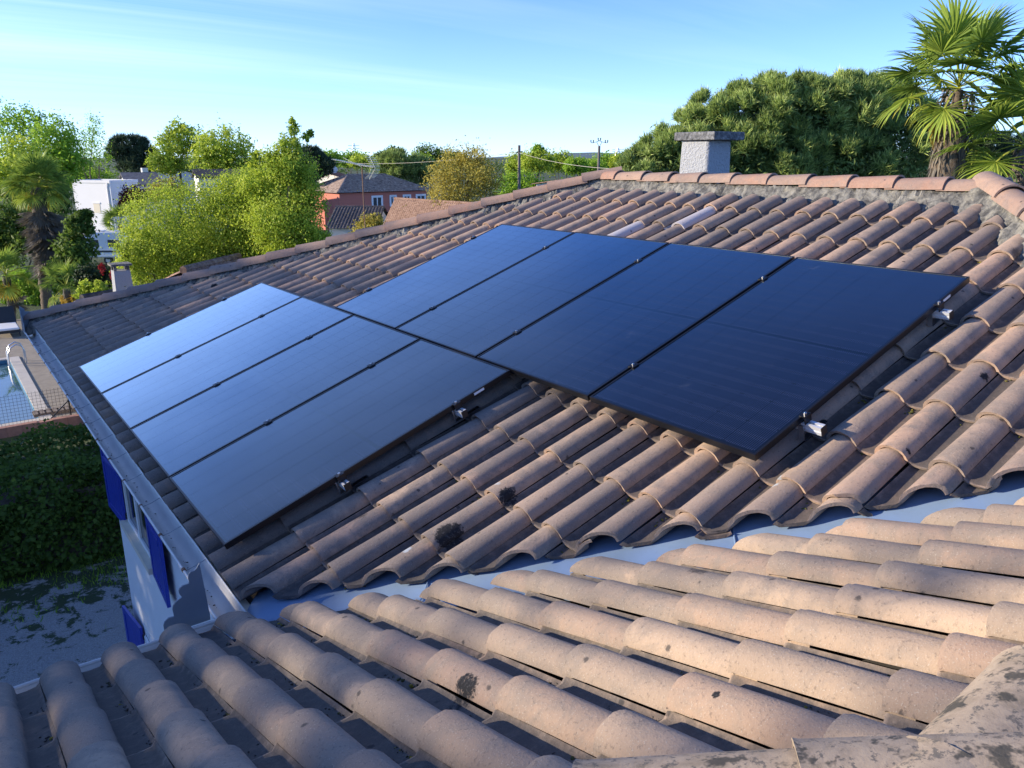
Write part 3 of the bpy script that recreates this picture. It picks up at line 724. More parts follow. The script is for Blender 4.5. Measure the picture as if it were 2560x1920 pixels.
# rails with clamps and hooks
def rail(u, v0, v1, vclamps, label):
    root = thing('mounting_rail', label, 'rail', MW(u, v1, -0.08), 'aluminium mounting rails under the solar panels')
    w, h = 0.020, 0.043
    sec = [(-w, -h), (w, -h), (w, -h * 0.62), (w - 0.003, -h * 0.58), (w - 0.003, -h * 0.42), (w, -h * 0.38), (w, 0), (0.007, 0), (0.007, -0.007), (0.013, -0.007), (0.013, -0.012), (-0.013, -0.012), (-0.013, -0.007), (-0.007, -0.007), (-0.007, 0), (-w, 0), (-w, -h * 0.38), (-w + 0.003, -h * 0.42), (-w + 0.003, -h * 0.58), (-w, -h * 0.62)]
    zt = -0.036
    b = MB(); b.prism(sec, lambda a, c: MW(u + a, v0, zt + c), lambda a, c: MW(u + a, v1, zt + c)); b.build('profile', MAT['alu'], root)
    b = MB(); b.box((u - w - 0.001, v1 - 0.004, zt - h - 0.001), (u + w + 0.001, v1 - 0.0005, zt + 0.001), MW); b.build('end_cap', MAT['black_plastic'], root)
    for k, vc in enumerate(vclamps):
        end = k in (0, len(vclamps) - 1)
        b = MB(); hw = 0.022
        if end:
            s = 1 if k == 0 else -1
            b.box((u - 0.025, min(vc - s * 0.006, vc + s * 0.028), 0.0015), (u + 0.025, max(vc - s * 0.006, vc + s * 0.028), 0.007), MW)
            b.box((u - 0.025, min(vc + s * 0.022, vc + s * 0.027), -0.036), (u + 0.025, max(vc + s * 0.022, vc + s * 0.027), 0.0015), MW)
            bc = vc + s * 0.012
        else:
            b.box((u - 0.025, vc - hw, 0.0015), (u + 0.025, vc + hw, 0.007), MW); bc = vc
        c = b.build('clamp', MAT['anodised'], root)
        b = MB(); b.tube([MW(u, bc, 0.0072), MW(u, bc, 0.016)], 0.0085, 10); b.tube([MW(u, bc, 0.0162), MW(u, bc, 0.0165)], 0.004, 6); b.build('bolt', MAT['steel'], c)
    for vh in np.arange(v1 + 0.10, v0, 1.21):
        b = MB(); b.box((u - 0.035, vh - 0.015, zt - 0.088), (u - 0.029, vh + 0.015, zt - 0.006), MW); b.box((u - 0.029, vh - 0.015, zt - 0.094), (u + 0.16, vh + 0.015, zt - 0.088), MW); b.build('roof_hook', MAT['steel'], root)
lo = [-(PW + PG) * i + PG / 2 for i in range(5)]; lo[0] = 0.0; lo[4] = -4 * PW - 3 * PG
rail(0.712, 0.06, -4.665, lo, 'aluminium rail under the lower edge of the lower panel row, ends by the gutter')
rail(1.557, 0.06, -4.668, lo, 'aluminium rail under the upper part of the lower panel row')
up = [x - 1.888 for x in lo]
rail(2.39, -1.83, -6.588, up, 'aluminium rail under the lower part of the upper panel row, its end near the valley')
rail(3.645, -1.83, -6.56, up, 'aluminium rail under the upper part of the upper panel row, its end at right')

# ---- moss cushions in the tile joints, litter in the gutter and channels
def blobs(name, pts, rad, mat, parent, squash=0.6, seed=0, kind='stuff'):
    r = np.random.default_rng(seed)
    bm = bmesh.new(); bmesh.ops.create_icosphere(bm, subdivisions=1, radius=1); B = np.array([v.co[:] for v in bm.verts]); Fb = np.array([[v.index for v in f.verts] for f in bm.faces]); bm.free()
    V = []; F = []
    for i, (p, q) in enumerate(zip(pts, rad)):
        k = B * (1 + r.normal(0, 0.22, (len(B), 1))) * q * np.array([r.uniform(.7, 1.4), r.uniform(.7, 1.4), squash]); V.append(k + np.array(p)); F.append(Fb + i * len(B))
    o = obj(name, mesh_np(name, np.concatenate(V), np.concatenate(F), mat, True), parent); o['kind'] = kind; return o
def moss_material():
    t = NT('moss'); p = t.pos(); a = t.noise(p, 11, 3, 0.6)
    c = t.ramp(a, [(0.38, (0.05, 0.055, 0.02)), (0.5, (0.10, 0.105, 0.02)), (0.62, (0.30, 0.25, 0.025))])
    return t.done(t.pbr(c, 0.95, t.bump(t.noise(p, 260, 4, 0.7), 1.0, 0.006)))
MAT['moss'] = moss_material()
mp_, mr_ = [], []
for k in range(-8, 41):
    v = -5.90 + COLW * k
    for j in range(1, 13):
        if rng.random() < 0.75 - 0.045 * j:
            u = -0.09 + j * EXPO - 0.01
            for q in range(int(rng.integers(2, 7))):
                x, y, z = MW(u + rng.normal(-0.01, 0.022), v - 0.093 - abs(rng.normal(0, 0.02)), PAN + 0.0)
                if x + y < VMC or under_panel(u, v): continue
                mp_.append((x, y, z)); mr_.append(rng.uniform(0.003, 0.008))
blobs('moss', mp_, mr_, MAT['moss'], main_roof, 0.7, 1)
mp_, mr_ = [], []
for k in range(-8, 13):
    v = 0.115 + COLW * k
    for u in np.arange(-0.05, 3.0, 0.012):
        if rng.random() < 0.32 * (0.5 + 0.5 * math.sin(u * 5 + k * 2.1)) ** 2 + 0.05:
            x, y, z = FW(u, v - 0.089 - abs(rng.normal(0, 0.006)), PAN + 0.004)
            if x + y > VFC: continue
            mp_.append((x, y, z)); mr_.append(rng.uniform(0.0025, 0.0075))
blobs('moss', mp_, mr_, MAT['moss'], front_roof, 0.7, 2)
MAT['litter'] = plain('dry_litter', (0.045, 0.038, 0.03), 0.9, var=0.4, scale=60)
mp_ = [(XE - 0.065 + rng.normal(0, 0.012), y, -0.322 + 0.006) for y in rng.uniform(-4.9, 3.5, 130)]; mr_ = list(rng.uniform(0.0015, 0.006, 130))
blobs('leaf_litter', mp_, mr_, MAT['litter'], gm, 0.5, 3)
mp_, mr_ = [], []
for k in range(-8, 13):
    v = 0.115 + COLW * k
    for q in range(260):
        u = rng.uniform(-0.05, 3.1); x, y, z = FW(u, v - 0.080 - abs(rng.normal(0, 0.013)) - (rng.uniform(0, 0.05) if q % 5 == 0 else 0), PAN + 0.002)
        if x + y < VFC: mp_.append((x, y, z + 0.004)); mr_.append(rng.uniform(0.0012, 0.0048) * (1.4 if q % 9 == 0 else 1))
blobs('leaf_litter', mp_, mr_, MAT['litter'], front_roof, 0.6, 4)

# ================================================================== ground and garden
def ground_material():
    t = NT('lawn_and_soil'); p = t.pos(); a = t.noise(p, 0.25, 5, 0.65); b = t.noise(p, 3.0, 5, 0.7)
    c = t.ramp(t.math('ADD', t.math('MULTIPLY', a, 0.6), t.math('MULTIPLY', b, 0.4)), [(0.35, (0.03, 0.05, 0.015)), (0.5, (0.06, 0.09, 0.025)), (0.65, (0.11, 0.12, 0.05))])
    return t.done(t.pbr(c, 0.95, t.bump(b, 0.8, 0.1)))
MAT['ground'] = ground_material()
def gravel_material():
    t = NT('pale_gravel'); p = t.pos(); a = t.noise(p, 60, 4, 0.75); b = t.noise(p, 2.4, 6, 0.75, 0.3); v = t.n('ShaderNodeTexVoronoi'); t.l(p, v.inputs['Vector']); v.inputs['Scale'].default_value = 30
    c = t.ramp(a, [(0.3, (0.24, 0.23, 0.21)), (0.5, (0.43, 0.415, 0.385)), (0.72, (0.60, 0.585, 0.55))])
    c = t.mix(t.math('MULTIPLY', v.outputs['Distance'], 0.5), c, (0.2, 0.2, 0.21))
    s = t.n('ShaderNodeSeparateXYZ'); t.l(p, s.inputs[0])
    # grass creeping in towards the hedge
    near = t.math('ADD', t.math('MULTIPLY', t.math('SUBTRACT', s.outputs[1], 6.5), 0.11), t.math('MULTIPLY', t.math('SUBTRACT', b, 0.5), 2.4))
    c = t.mix(t.step(near, -0.06, 0.12), c, (0.05, 0.07, 0.025))
    return t.done(t.pbr(c, 0.95, t.bump(t.math('ADD', a, v.outputs['Distance']), 0.8, 0.03)))
MAT['gravel'] = gravel_material()
gv = []; n = 40; ext = 6000.0
PX0, PX1, PY0, PY1 = -7.0, 0.98, 19.15, 28.6          # pool basin, cut out of the ground sheet
b = MB(); b.add([(-ext, -ext, GZ), (ext, -ext, GZ), (ext, ext, GZ), (-ext, ext, GZ), (PX0, PY0, GZ), (PX1, PY0, GZ), (PX1, PY1, GZ), (PX0, PY1, GZ)], [(0, 1, 5, 4), (1, 2, 6, 5), (2, 3, 7, 6), (3, 0, 4, 7)])
tag(b.build('ground', MAT['ground']), 'green lawn and soil around the houses', 'ground', kind='structure')
b = MB(); b.add([(-14, -12, GZ + 0.012), (12, -12, GZ + 0.012), (12, 8.05, GZ + 0.012), (-14, 8.05, GZ + 0.012)], [(0, 1, 2, 3)])
tag(b.build('gravel_yard', MAT['gravel']), 'pale gravel yard beside the white house wall', 'gravel', kind='structure')
MAT['paving'] = plain('pool_paving', (0.30, 0.255, 0.19), 0.9, var=0.25, scale=2.5, bump=0.4)
b = MB(); b.box((-9, 18.25, GZ - 0.2), (7, 38, GZ + 0.02)); 
# leave the basin open: four slabs round the pool
PX0, PX1, PY0, PY1 = -7.0, 0.98, 19.15, 28.6
b = MB(); b.box((PX1, 18.25, GZ - 0.2), (7, 38, GZ + 0.02)); b.box((-12, PY1, GZ - 0.2), (PX1, 38, GZ + 0.02)); b.box((-12, 18.25, GZ - 0.2), (PX1, PY0, GZ + 0.02)); b.box((-12, PY0, GZ - 0.2), (PX0, PY1, GZ + 0.02))
tag(b.build('pool_terrace', MAT['paving']), 'sandy paved terrace round the swimming pool', 'terrace', kind='structure')
pool = thing('swimming_pool', 'rectangular swimming pool with pale stone coping beyond the dark hedge', 'pool', (PX1 - 2, 24, GZ))
MAT['coping'] = plain('coping_stone', (0.55, 0.50, 0.42), 0.8, var=0.12, scale=3)
def seg(lo, hi, name='coping_stone', m='coping'):
    b = MB(); b.box(lo, hi); return b.build(name, MAT[m], pool)
y = PY0 - 0.3
while y < PY1 + 0.2: seg((PX1 - 0.02, y + 0.006, GZ + 0.015), (PX1 + 0.33, min(y + 0.994, PY1 + 0.3), GZ + 0.06)); y += 1.0
x = PX1 - 0.03
while x > PX0: seg((x - 0.994, PY0 - 0.30, GZ + 0.015), (x - 0.006, PY0 + 0.03, GZ + 0.06)); seg((x - 0.994, PY1 - 0.03, GZ + 0.015), (x - 0.006, PY1 + 0.30, GZ + 0.06)); x -= 1.0
MAT['poolblue'] = plain('pool_liner', (0.05, 0.20, 0.34), 0.5, var=0.05)
b = MB(); b.box((PX0, PY0, GZ - 1.5), (PX1 - 0.005, PY1, GZ - 1.45)); 
for lo, hi in (((PX1 - 0.03, PY0, GZ - 1.45), (PX1 - 0.003, PY1, GZ + 0.01)), ((PX0, PY1 - 0.03, GZ - 1.45), (PX1 - 0.03, PY1 - 0.003, GZ + 0.01)), ((PX0, PY0 + 0.003, GZ - 1.45), (PX1 - 0.03, PY0 + 0.03, GZ + 0.01))): b.box(lo, hi)
b.build('basin', MAT['poolblue'], pool)
t = NT('pool_water'); p = t.pos(); h = t.noise(p, 1.3, 3, 0.5, 0.4)
gl = t.n('ShaderNodeBsdfPrincipled'); gl.inputs['Base Color'].default_value = (0.04, 0.11, 0.16, 1); gl.inputs['Roughness'].default_value = 0.03; gl.inputs['IOR'].default_value = 1.7; t.l(t.bump(h, 0.05, 0.06), gl.inputs['Normal'])
MAT['water'] = t.done(gl.outputs[0])
b = MB(); b.add([(PX0 + 0.002, PY0 + 0.03, GZ - 0.11), (PX1 - 0.03, PY0 + 0.03, GZ - 0.11), (PX1 - 0.03, PY1 - 0.03, GZ - 0.11), (PX0 + 0.002, PY1 - 0.03, GZ - 0.11)], [(0, 1, 2, 3)]); b.build('water', MAT['water'], pool)
lad = thing('pool_ladder', 'bent stainless steel pool ladder on the coping', 'ladder', (1.2, 27.7, GZ))
for yy in (27.4, 27.95):
    b = MB(); b.tube([(1.45, yy, GZ), (1.45, yy, GZ + 0.55), (1.38, yy, GZ + 0.75), (1.2, yy, GZ + 0.84), (1.0, yy, GZ + 0.74), (0.88, yy, GZ + 0.5), (0.84, yy, GZ - 0.9)], 0.028, 8); b.build('handrail', MAT['steel'], lad, True)
b = MB(); b.box((0.76, 27.43, GZ - 0.35), (0.86, 27.92, GZ - 0.31)); b.build('tread', MAT['steel'], lad)
MAT['brick'] = plain('pink_brick_edge', (0.42, 0.22, 0.16), 0.9, var=0.25, scale=8, bump=0.4)
ed = thing('garden_wall', 'low pinkish brick wall along the near side of the pool terrace', 'wall', (0, 18.0, GZ))
x = -6.0
while x < 5.9:
    b = MB(); b.box((x + 0.004, 17.88, GZ), (x + 0.396, 18.10 + rng.normal(0, 0.004), GZ + 0.30 + rng.normal(0, 0.006))); b.build('brick', MAT['brick'], ed); x += 0.40
MAT['darkmetal'] = plain('dark_metal', (0.03, 0.03, 0.032), 0.5, metal=0.5)
fe = thing('wire_fence', 'dark wire mesh fence in front of the swimming pool', 'fence', (0, 18.2, GZ))
for x in (-3.4, -0.85, 1.74, 4.3):
    b = MB(); b.tube([(x, 18.2, GZ), (x, 18.2, GZ + 1.25)], 0.024, 8); b.build('post', MAT['darkmetal'], fe)
b = MB(); b.tube([(1.74, 18.2, GZ + 0.75), (0.95, 18.2, GZ + 0.04)], 0.018, 6); b.build('brace', MAT['darkmetal'], fe)
b = MB()
for x in np.arange(-6, 4.3, 0.10): b.tube([(x, 18.2, GZ + 0.03), (x, 18.2, GZ + 1.2)], 0.0035, 4, False)
for z in np.arange(0.05, 1.25, 0.10): b.tube([(-6, 18.2, GZ + z), (4.3, 18.2, GZ + z)], 0.0035, 4, False)
b.build('wire_mesh', MAT['darkmetal'], fe)
# planter tray and lounger on the terrace
MAT['greywood'] = plain('weathered_wood', (0.20, 0.16, 0.13), 0.9, var=0.3, scale=10)
q = on_z(140, 1032, GZ); pt = thing('wooden_pallet', 'weathered slatted wooden pallet lying on the pool terrace', 'pallet', (q[0], q[1], GZ))
for k in range(7):
    b = MB(); b.box((q[0] - 0.62 + k * 0.18, q[1] - 0.25, GZ + 0.10), (q[0] - 0.50 + k * 0.18, q[1] + 0.25, GZ + 0.125)); b.build('slat', MAT['greywood'], pt)
for k in (-0.2, 0, 0.2):
    b = MB(); b.box((q[0] - 0.64, q[1] + k - 0.04, GZ + 0.02), (q[0] + 0.72, q[1] + k + 0.04, GZ + 0.099)); b.build('bearer', MAT['greywood'], pt)
MAT['wicker'] = plain('dark_wicker', (0.035, 0.037, 0.04), 0.7, var=0.2, scale=30)
ln = thing('sun_lounger', 'dark wicker lounger with a white seat cushion on the pool terrace', 'lounger', (1.35, 34.4, GZ))
b = MB(); b.box((0.9, 33.3, GZ + 0.22), (1.85, 35.3, GZ + 0.36)); b.build('seat', MAT['wicker'], ln)
b = MB(); b.box((0.94, 33.2, GZ + 0.362), (1.81, 34.8, GZ + 0.46)); o = b.build('cushion', MAT['white'], ln); md = o.modifiers.new('b', 'BEVEL'); md.width = 0.03; md.segments = 2
b = MB(); V = [(0.9, 34.85, GZ + 0.36), (1.85, 34.85, GZ + 0.36), (1.85, 35.5, GZ + 1.12), (0.9, 35.5, GZ + 1.12), (0.9, 35.0, GZ + 0.36), (1.85, 35.0, GZ + 0.36), (1.85, 35.62, GZ + 1.08), (0.9, 35.62, GZ + 1.08)]
b.add(V, [(0, 1, 2, 3), (7, 6, 5, 4), (0, 4, 5, 1), (1, 5, 6, 2), (2, 6, 7, 3), (3, 7, 4, 0)]); b.build('backrest', MAT['wicker'], ln)
for (x, y) in ((0.95, 33.4), (1.78, 33.4), (0.95, 35.2), (1.78, 35.2)):
    b = MB(); b.box((x, y, GZ), (x + 0.05, y + 0.05, GZ + 0.219)); b.build('leg', MAT['wicker'], ln)

# ================================================================== foliage
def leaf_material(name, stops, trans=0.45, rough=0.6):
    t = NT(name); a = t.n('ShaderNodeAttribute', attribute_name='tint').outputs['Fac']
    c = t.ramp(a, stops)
    d = t.pbr(c, rough, None, 0, 0.25)
    tr = t.n('ShaderNodeBsdfTranslucent'); t.l(t.mix(0.5, c, (1.0, 1.0, 0.25), 'MULTIPLY'), tr.inputs[0]); t.l(c, tr.inputs[0])
    m = t.n('ShaderNodeMixShader'); m.inputs[0].default_value = trans; t.l(d, m.inputs[1]); t.l(tr.outputs[0], m.inputs[2])
    return t.done(m.outputs[0])
def G(k, *cs): return [(i / (len(cs) - 1), tuple(x * k for x in c)) for i, c in enumerate(cs)]
MAT['lf_lime'] = leaf_material('lime_leaves', G(1.35, (0.10, 0.155, 0.02), (0.27, 0.36, 0.035), (0.45, 0.50, 0.06)))
MAT['lf_fresh'] = leaf_material('fresh_green_leaves', G(1.4, (0.10, 0.18, 0.02), (0.19, 0.32, 0.03), (0.30, 0.42, 0.04)))
MAT['lf_mid'] = leaf_material('mid_green_leaves', G(1.5, (0.035, 0.07, 0.015), (0.07, 0.12, 0.02), (0.13, 0.19, 0.03)))
MAT['lf_dark'] = leaf_material('dark_green_leaves', G(1, (0.012, 0.028, 0.012), (0.025, 0.05, 0.018), (0.05, 0.085, 0.025)), 0.25)
MAT['lf_yellow'] = leaf_material('ochre_spring_leaves', G(1.3, (0.19, 0.16, 0.03), (0.34, 0.29, 0.05), (0.46, 0.40, 0.09)))
MAT['lf_red'] = leaf_material('purple_leaves', G(1, (0.05, 0.012, 0.012), (0.10, 0.02, 0.02), (0.17, 0.04, 0.035)))
MAT['lf_pine'] = leaf_material('pine_needles', G(1.1, (0.07, 0.115, 0.04), (0.30, 0.40, 0.10), (0.62, 0.70, 0.22), (0.85, 0.85, 0.42)), 0.35)
MAT['lf_pine_dark'] = leaf_material('dark_pine_needles', G(1, (0.03, 0.055, 0.03), (0.07, 0.11, 0.05), (0.13, 0.17, 0.07)), 0.15)
MAT['lf_palm'] = leaf_material('palm_fan', G(2.0, (0.035, 0.065, 0.012), (0.09, 0.14, 0.022), (0.20, 0.25, 0.04), (0.40, 0.27, 0.03)), 0.35, 0.45)
MAT['lf_dead'] = leaf_material('dry_palm_fan', G(1, (0.07, 0.06, 0.05), (0.16, 0.14, 0.11), (0.26, 0.22, 0.16)), 0.2)
MAT['lf_gold'] = leaf_material('golden_palm_fan', G(1.3, (0.20, 0.16, 0.02), (0.42, 0.28, 0.03), (0.50, 0.32, 0.05)), 0.4)  # gold also paints the backlight in the left palms' fronds
MAT['lf_flower'] = leaf_material('red_flowers', G(1, (0.30, 0.02, 0.02), (0.45, 0.03, 0.04)), 0.2)
MAT['bark'] = plain('grey_brown_bark', (0.12, 0.095, 0.07), 0.95, var=0.3, scale=12, bump=0.6)
MAT['palmbark'] = plain('fibrous_palm_trunk', (0.17, 0.13, 0.09), 0.95, var=0.45, scale=18, bump=1.0)

def leaves(C, N, size, tint, r, flat=0.0, asp=0.55):
    """C centres, N preferred normals; returns V, F, T of bent diamond leaves"""
    n = len(C); nd = N + r.normal(0, 0.8, (n, 3)); nd[:, 2] += 0.25; nd /= np.linalg.norm(nd, axis=1)[:, None]
    a = np.cross(nd, r.normal(0, 1, (n, 3))); a /= np.linalg.norm(a, axis=1)[:, None] + 1e-9; b = np.cross(nd, a)
    s = (size * r.uniform(0.6, 1.35, n))[:, None]
    V = np.stack([C - a * s * 0.5, C - b * s * 0.5 * asp + nd * s * 0.08, C + a * s * 0.5, C + b * s * 0.5 * asp + nd * s * 0.08], 1).reshape(-1, 3)
    F = np.arange(n * 4).reshape(n, 4); T = np.repeat(np.clip(tint + r.normal(0, 0.13, n), 0, 1), 4)
    return V, F, T
_CF = np.stack([_rt, np.array([math.sin(YAW), math.cos(YAW), 0.0]), np.array([0, 0, 1.0])])   # blob axes: right, away, up
def crown_sample(blobs, nclump, per, size, r, spread=0.16, shell=(0.62, 1.0)):
    vol = np.array([b[3] * b[4] + b[4] * b[5] + b[3] * b[5] for b in blobs]); vol = vol / vol.sum()
    Cs, Ns, Ts = [], [], []
    for (bx, by, bz, rx, ry, rz), w in zip(blobs, vol):
        k = max(3, int(nclump * w)); d = r.normal(0, 1, (k, 3)); d /= np.linalg.norm(d, axis=1)[:, None]
        f = r.uniform(shell[0] ** 2, shell[1] ** 2, k) ** 0.5; rad = np.array([rx, ry, rz])
        c = np.array([bx, by, bz]) + ((d * rad * f[:, None]) @ _CF)
        d = d @ _CF
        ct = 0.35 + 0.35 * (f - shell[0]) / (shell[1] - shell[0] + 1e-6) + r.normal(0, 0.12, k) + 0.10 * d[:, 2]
        m = r.integers(int(per * 0.5), int(per * 1.5) + 1, k)
        cc = np.repeat(c, m, 0); dd = np.repeat(d, m, 0); tt = np.repeat(ct, m)
        cs = spread * (rx * ry * rz) ** (1 / 3) * np.repeat(r.uniform(0.5, 1.3, k), m)
        Cs.append(cc + r.normal(0, 1, cc.shape) * cs[:, None]); Ns.append(dd); Ts.append(tt)
    return np.concatenate(Cs), np.concatenate(Ns), np.concatenate(Ts)
def limb_mesh(name, base, tops, r0, r, mat, n=7):
    b = MB(); base = np.asarray(base, float)
    h = np.mean([t[2] for t in tops]) - base[2]
    fork = base + (np.mean(np.array(tops), 0) - base) * 0.35 + np.append(r.normal(0, 0.03 * h, 2), 0)
    b.tube([base, base * 0.5 + fork * 0.5 + np.append(r.normal(0, 0.02 * h, 2), 0), fork], [r0 * 1.15, r0 * 0.9, r0 * 0.75], n)
    for t in tops:
        t = np.asarray(t, float); mid = fork * 0.5 + t * 0.5 + r.normal(0, 0.05 * h, 3)
        b.tube([fork - (fork - base) * 0.03, mid, t], [r0 * 0.55, r0 * 0.3, r0 * 0.08], 5)
        for q in range(3):
            e = mid + (t - mid) * r.uniform(0.1, 0.7) + np.clip(r.normal(0, 0.05 * h, 3), -0.08 * h, 0.08 * h); b.tube([mid + (t - mid) * 0.2 * q, e], [r0 * 0.18, r0 * 0.04], 4)
    return b
def tree(name, label, cat, blobs_px, depth, mat, nclump=220, per=30, size=0.2, seed=0, group=None, shell=(0.62, 1.0), spread=0.16, trunk=True, dscale=1.0, zb=None, core=0.25):
    """blobs in photo pixels (px, py, rx, ry[, ddepth]) at a real depth in metres"""
    r = np.random.default_rng(seed + 1000); B = []
    for bp in blobs_px:
        px, py, rx, ry = bp[:4]; dd = depth + (bp[4] if len(bp) > 4 else 0)
        c = at(px, py, dd); k = dd / FPX; B.append((c[0], c[1], c[2], rx * k, (rx * 0.5 + ry * 0.5) * k * dscale, ry * k))
    zb = GZ if zb is None else zb
    bx = np.average([b[0] for b in B], weights=[b[3] for b in B]); by = np.average([b[1] for b in B], weights=[b[3] for b in B])
    root = thing(name, label, cat, (bx, by, zb), group)
    C, N, T = crown_sample(B, nclump, per, size, r, spread, shell)
    if core:
        C2, N2, T2 = crown_sample(B, int(nclump * core), per, size, r, 0.25, (0.15, 0.6)); C = np.concatenate([C, C2]); N = np.concatenate([N, N2]); T = np.concatenate([T, T2 - 0.15])  # inner leaves tinted darker: shade painted into the crown
    keep = C[:, 2] > zb + 0.05; C, N, T = C[keep], N[keep], T[keep]
    V, F, tt = leaves(C, N, size, T, r)
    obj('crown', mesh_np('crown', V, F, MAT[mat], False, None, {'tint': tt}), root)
    if trunk:
        top = max(b[2] + b[5] * 0.4 for b in B); h = top - zb
        limb_mesh('trunk', (bx, by, zb), [(b[0], b[1], b[2] + 0.2 * b[5]) for b in B][:7], max(0.05, h * 0.022), r, MAT['bark']).build('trunk', MAT['bark'], root, True)
    return root

# ---- dark ivy hedge between the gravel yard and the pool
def hedge():
    r = np.random.default_rng(21); root = thing('hedge', 'dense dark ivy hedge between the gravel yard and the pool', 'hedge', (-1.5, 9.8, GZ))
    X0, X1, Y0, Y1 = -9.0, 4.6, 8.25, 11.6
    n = 46000; x = r.uniform(X0, X1, n); s = r.uniform(0, 1, n)
    # profile: front face climbing to a rounded top
    yy = np.where(s < 0.55, Y0 + 0.25 * s / 0.55 + 0.0, Y0 + 0.25 + (Y1 - Y0 - 0.25) * (s - 0.55) / 0.45)
    zt = 1.75 + 0.16 * np.sin(x * 1.3) + 0.12 * np.sin(x * 3.1 + 1) + 0.1 * np.sin(yy * 2.3 + x)
    zz = np.where(s < 0.55, zt * (s / 0.55) ** 0.8, zt + 0.12 * np.sin((s - 0.55) / 0.45 * math.pi))
    bump = 0.20 * np.sin(x * 2.2 + zz * 1.9) + 0.14 * np.sin(x * 5.3 - zz * 4.0) + 0.1 * np.sin(zz * 6 + x * 1.1)
    C = np.stack([x, yy - np.where(s < 0.55, bump * 0.8, 0), GZ + zz + np.where(s >= 0.55, bump * 0.5, 0)], 1) + r.normal(0, 0.07, (n, 3))
    N = np.stack([0 * x, np.where(s < 0.55, -0.9, 0), np.where(s < 0.55, 0.35, 1)], 1)
    T = 0.35 + 0.5 * bump + np.where(s > 0.5, 0.2, 0)  # lit top and shaded hollows are painted into the leaf tint
    C = C[C[:, 2] > GZ]; m = len(C); N = N[:m]; T = T[:m]
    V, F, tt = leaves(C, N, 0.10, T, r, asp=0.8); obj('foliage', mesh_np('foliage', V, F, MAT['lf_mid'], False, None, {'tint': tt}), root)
    b = MB(); b.box((X0 + 0.1, Y0 + 0.35, GZ), (X1 - 0.1, Y1 - 0.2, GZ + 1.45)); b.build('inner_twigs', MAT['bark'], root)
hedge()
def grass_tufts():
    r = np.random.default_rng(22); P = []
    n = 5200; x = r.uniform(-7, 4, n); y = 8.25 - np.abs(r.normal(0, 0.9, n)); pts = np.stack([x, y, np.full(n, GZ)], 1)
    k = np.sin(x * 2.1) * np.sin(y * 2.7 + x) + r.normal(0, 0.35, n); pts = pts[(k > 0.25) | (y > 7.95)]
    m = len(pts); d = r.normal(0, 0.35, (m, 3)); d[:, 2] = 1; h = r.uniform(0.05, 0.16, m)[:, None]; w = np.cross(d, r.normal(0, 1, (m, 3))); w /= np.linalg.norm(w, axis=1)[:, None]
    V = np.stack([pts - w * 0.012, pts + w * 0.012, pts + d * h], 1).reshape(-1, 3); F = np.arange(m * 3).reshape(m, 3)
    o = obj('grass', mesh_np('grass', V, F, MAT['lf_fresh'], False, None, {'tint': np.repeat(np.clip(r.normal(0.3, 0.2, m), 0, 1), 3)}))
    tag(o, 'short grass and weeds growing along the foot of the dark hedge', 'grass', kind='stuff')
grass_tufts()

# ---- trees (pixel outline of the photo, real distance in metres)
tree('leafy_shrub', 'large rounded bright lime green shrub just beyond the far hip of the roof', 'shrub', [(470, 590, 150, 130), (610, 560, 120, 130), (400, 660, 95, 80), (540, 690, 140, 90), (700, 640, 110, 110), (350, 620, 60, 60, -1), (660, 480, 70, 60, 1), (600, 500, 80, 60), (690, 540, 90, 90)], 26, 'lf_lime', 1500, 72, 0.075, 1, shell=(0.72, 1.03), spread=0.12)
tree('young_maple', 'upright fresh green tree with a thin leader, left of the red house', 'tree', [(735, 318, 14, 30), (722, 365, 35, 34), (690, 400, 45, 34), (725, 430, 80, 50), (640, 470, 45, 40), (770, 500, 50, 40), (715, 560, 100, 80), (790, 600, 40, 40), (735, 660, 85, 60), (775, 335, 7, 16), (765, 345, 9, 14), (640, 400, 20, 22)], 24, 'lf_lime', 620, 52, 0.08, 2, shell=(0.35, 1.0), spread=0.18)
tree('spindly_tree', 'tall airy tree with olive leaves at the left edge of the sky', 'tree', [(20, 330, 80, 70), (60, 300, 50, 40), (10, 420, 70, 60)], 70, 'lf_fresh', 190, 22, 0.26, 3, 'trees behind the white house', (0.35, 1.0), 0.2)
tree('spindly_tree', 'tall thin tree with sparse pale leaves beside the dark pines', 'tree', [(235, 325, 28, 40), (215, 360, 40, 50), (195, 410, 40, 40), (250, 390, 22, 40)], 92, 'lf_fresh', 120, 18, 0.22, 4, 'trees behind the white house', (0.3, 1.0), 0.24)
tree('leafy_tree', 'dense tree with grey green crown above the left palm', 'tree', [(140, 350, 65, 60), (120, 400, 60, 50), (175, 400, 45, 60)], 66, 'lf_fresh', 230, 26, 0.26, 5, 'trees behind the white house', (0.5, 1.0))
tree('leafy_tree', 'yellow green tree standing right behind the left palm', 'tree', [(60, 400, 65, 55), (30, 450, 60, 50), (100, 440, 40, 40)], 58, 'lf_lime', 200, 26, 0.24, 6, 'trees behind the white house', (0.5, 1.0))
tree('bushy_hedge', 'row of light green shoots behind the flat white house', 'shrub', [(200, 450, 45, 24), (250, 445, 35, 22), (160, 440, 30, 25)], 95, 'lf_fresh', 120, 22, 0.28, 7)
tree('broadleaf_tree', 'domed lime tree with a paler twin behind, over the dark roof', 'tree', [(430, 385, 48, 52), (475, 350, 38, 40), (440, 330, 30, 28), (410, 410, 40, 30)], 95, 'lf_lime', 230, 26, 0.32, 8, 'round lime green trees', (0.55, 1.0))
tree('broadleaf_tree', 'broad round lime tree, largest on the skyline left of the maple', 'tree', [(560, 370, 72, 52), (525, 405, 55, 40), (600, 410, 50, 40)], 92, 'lf_lime', 260, 28, 0.32, 9, 'round lime green trees', (0.6, 1.0))
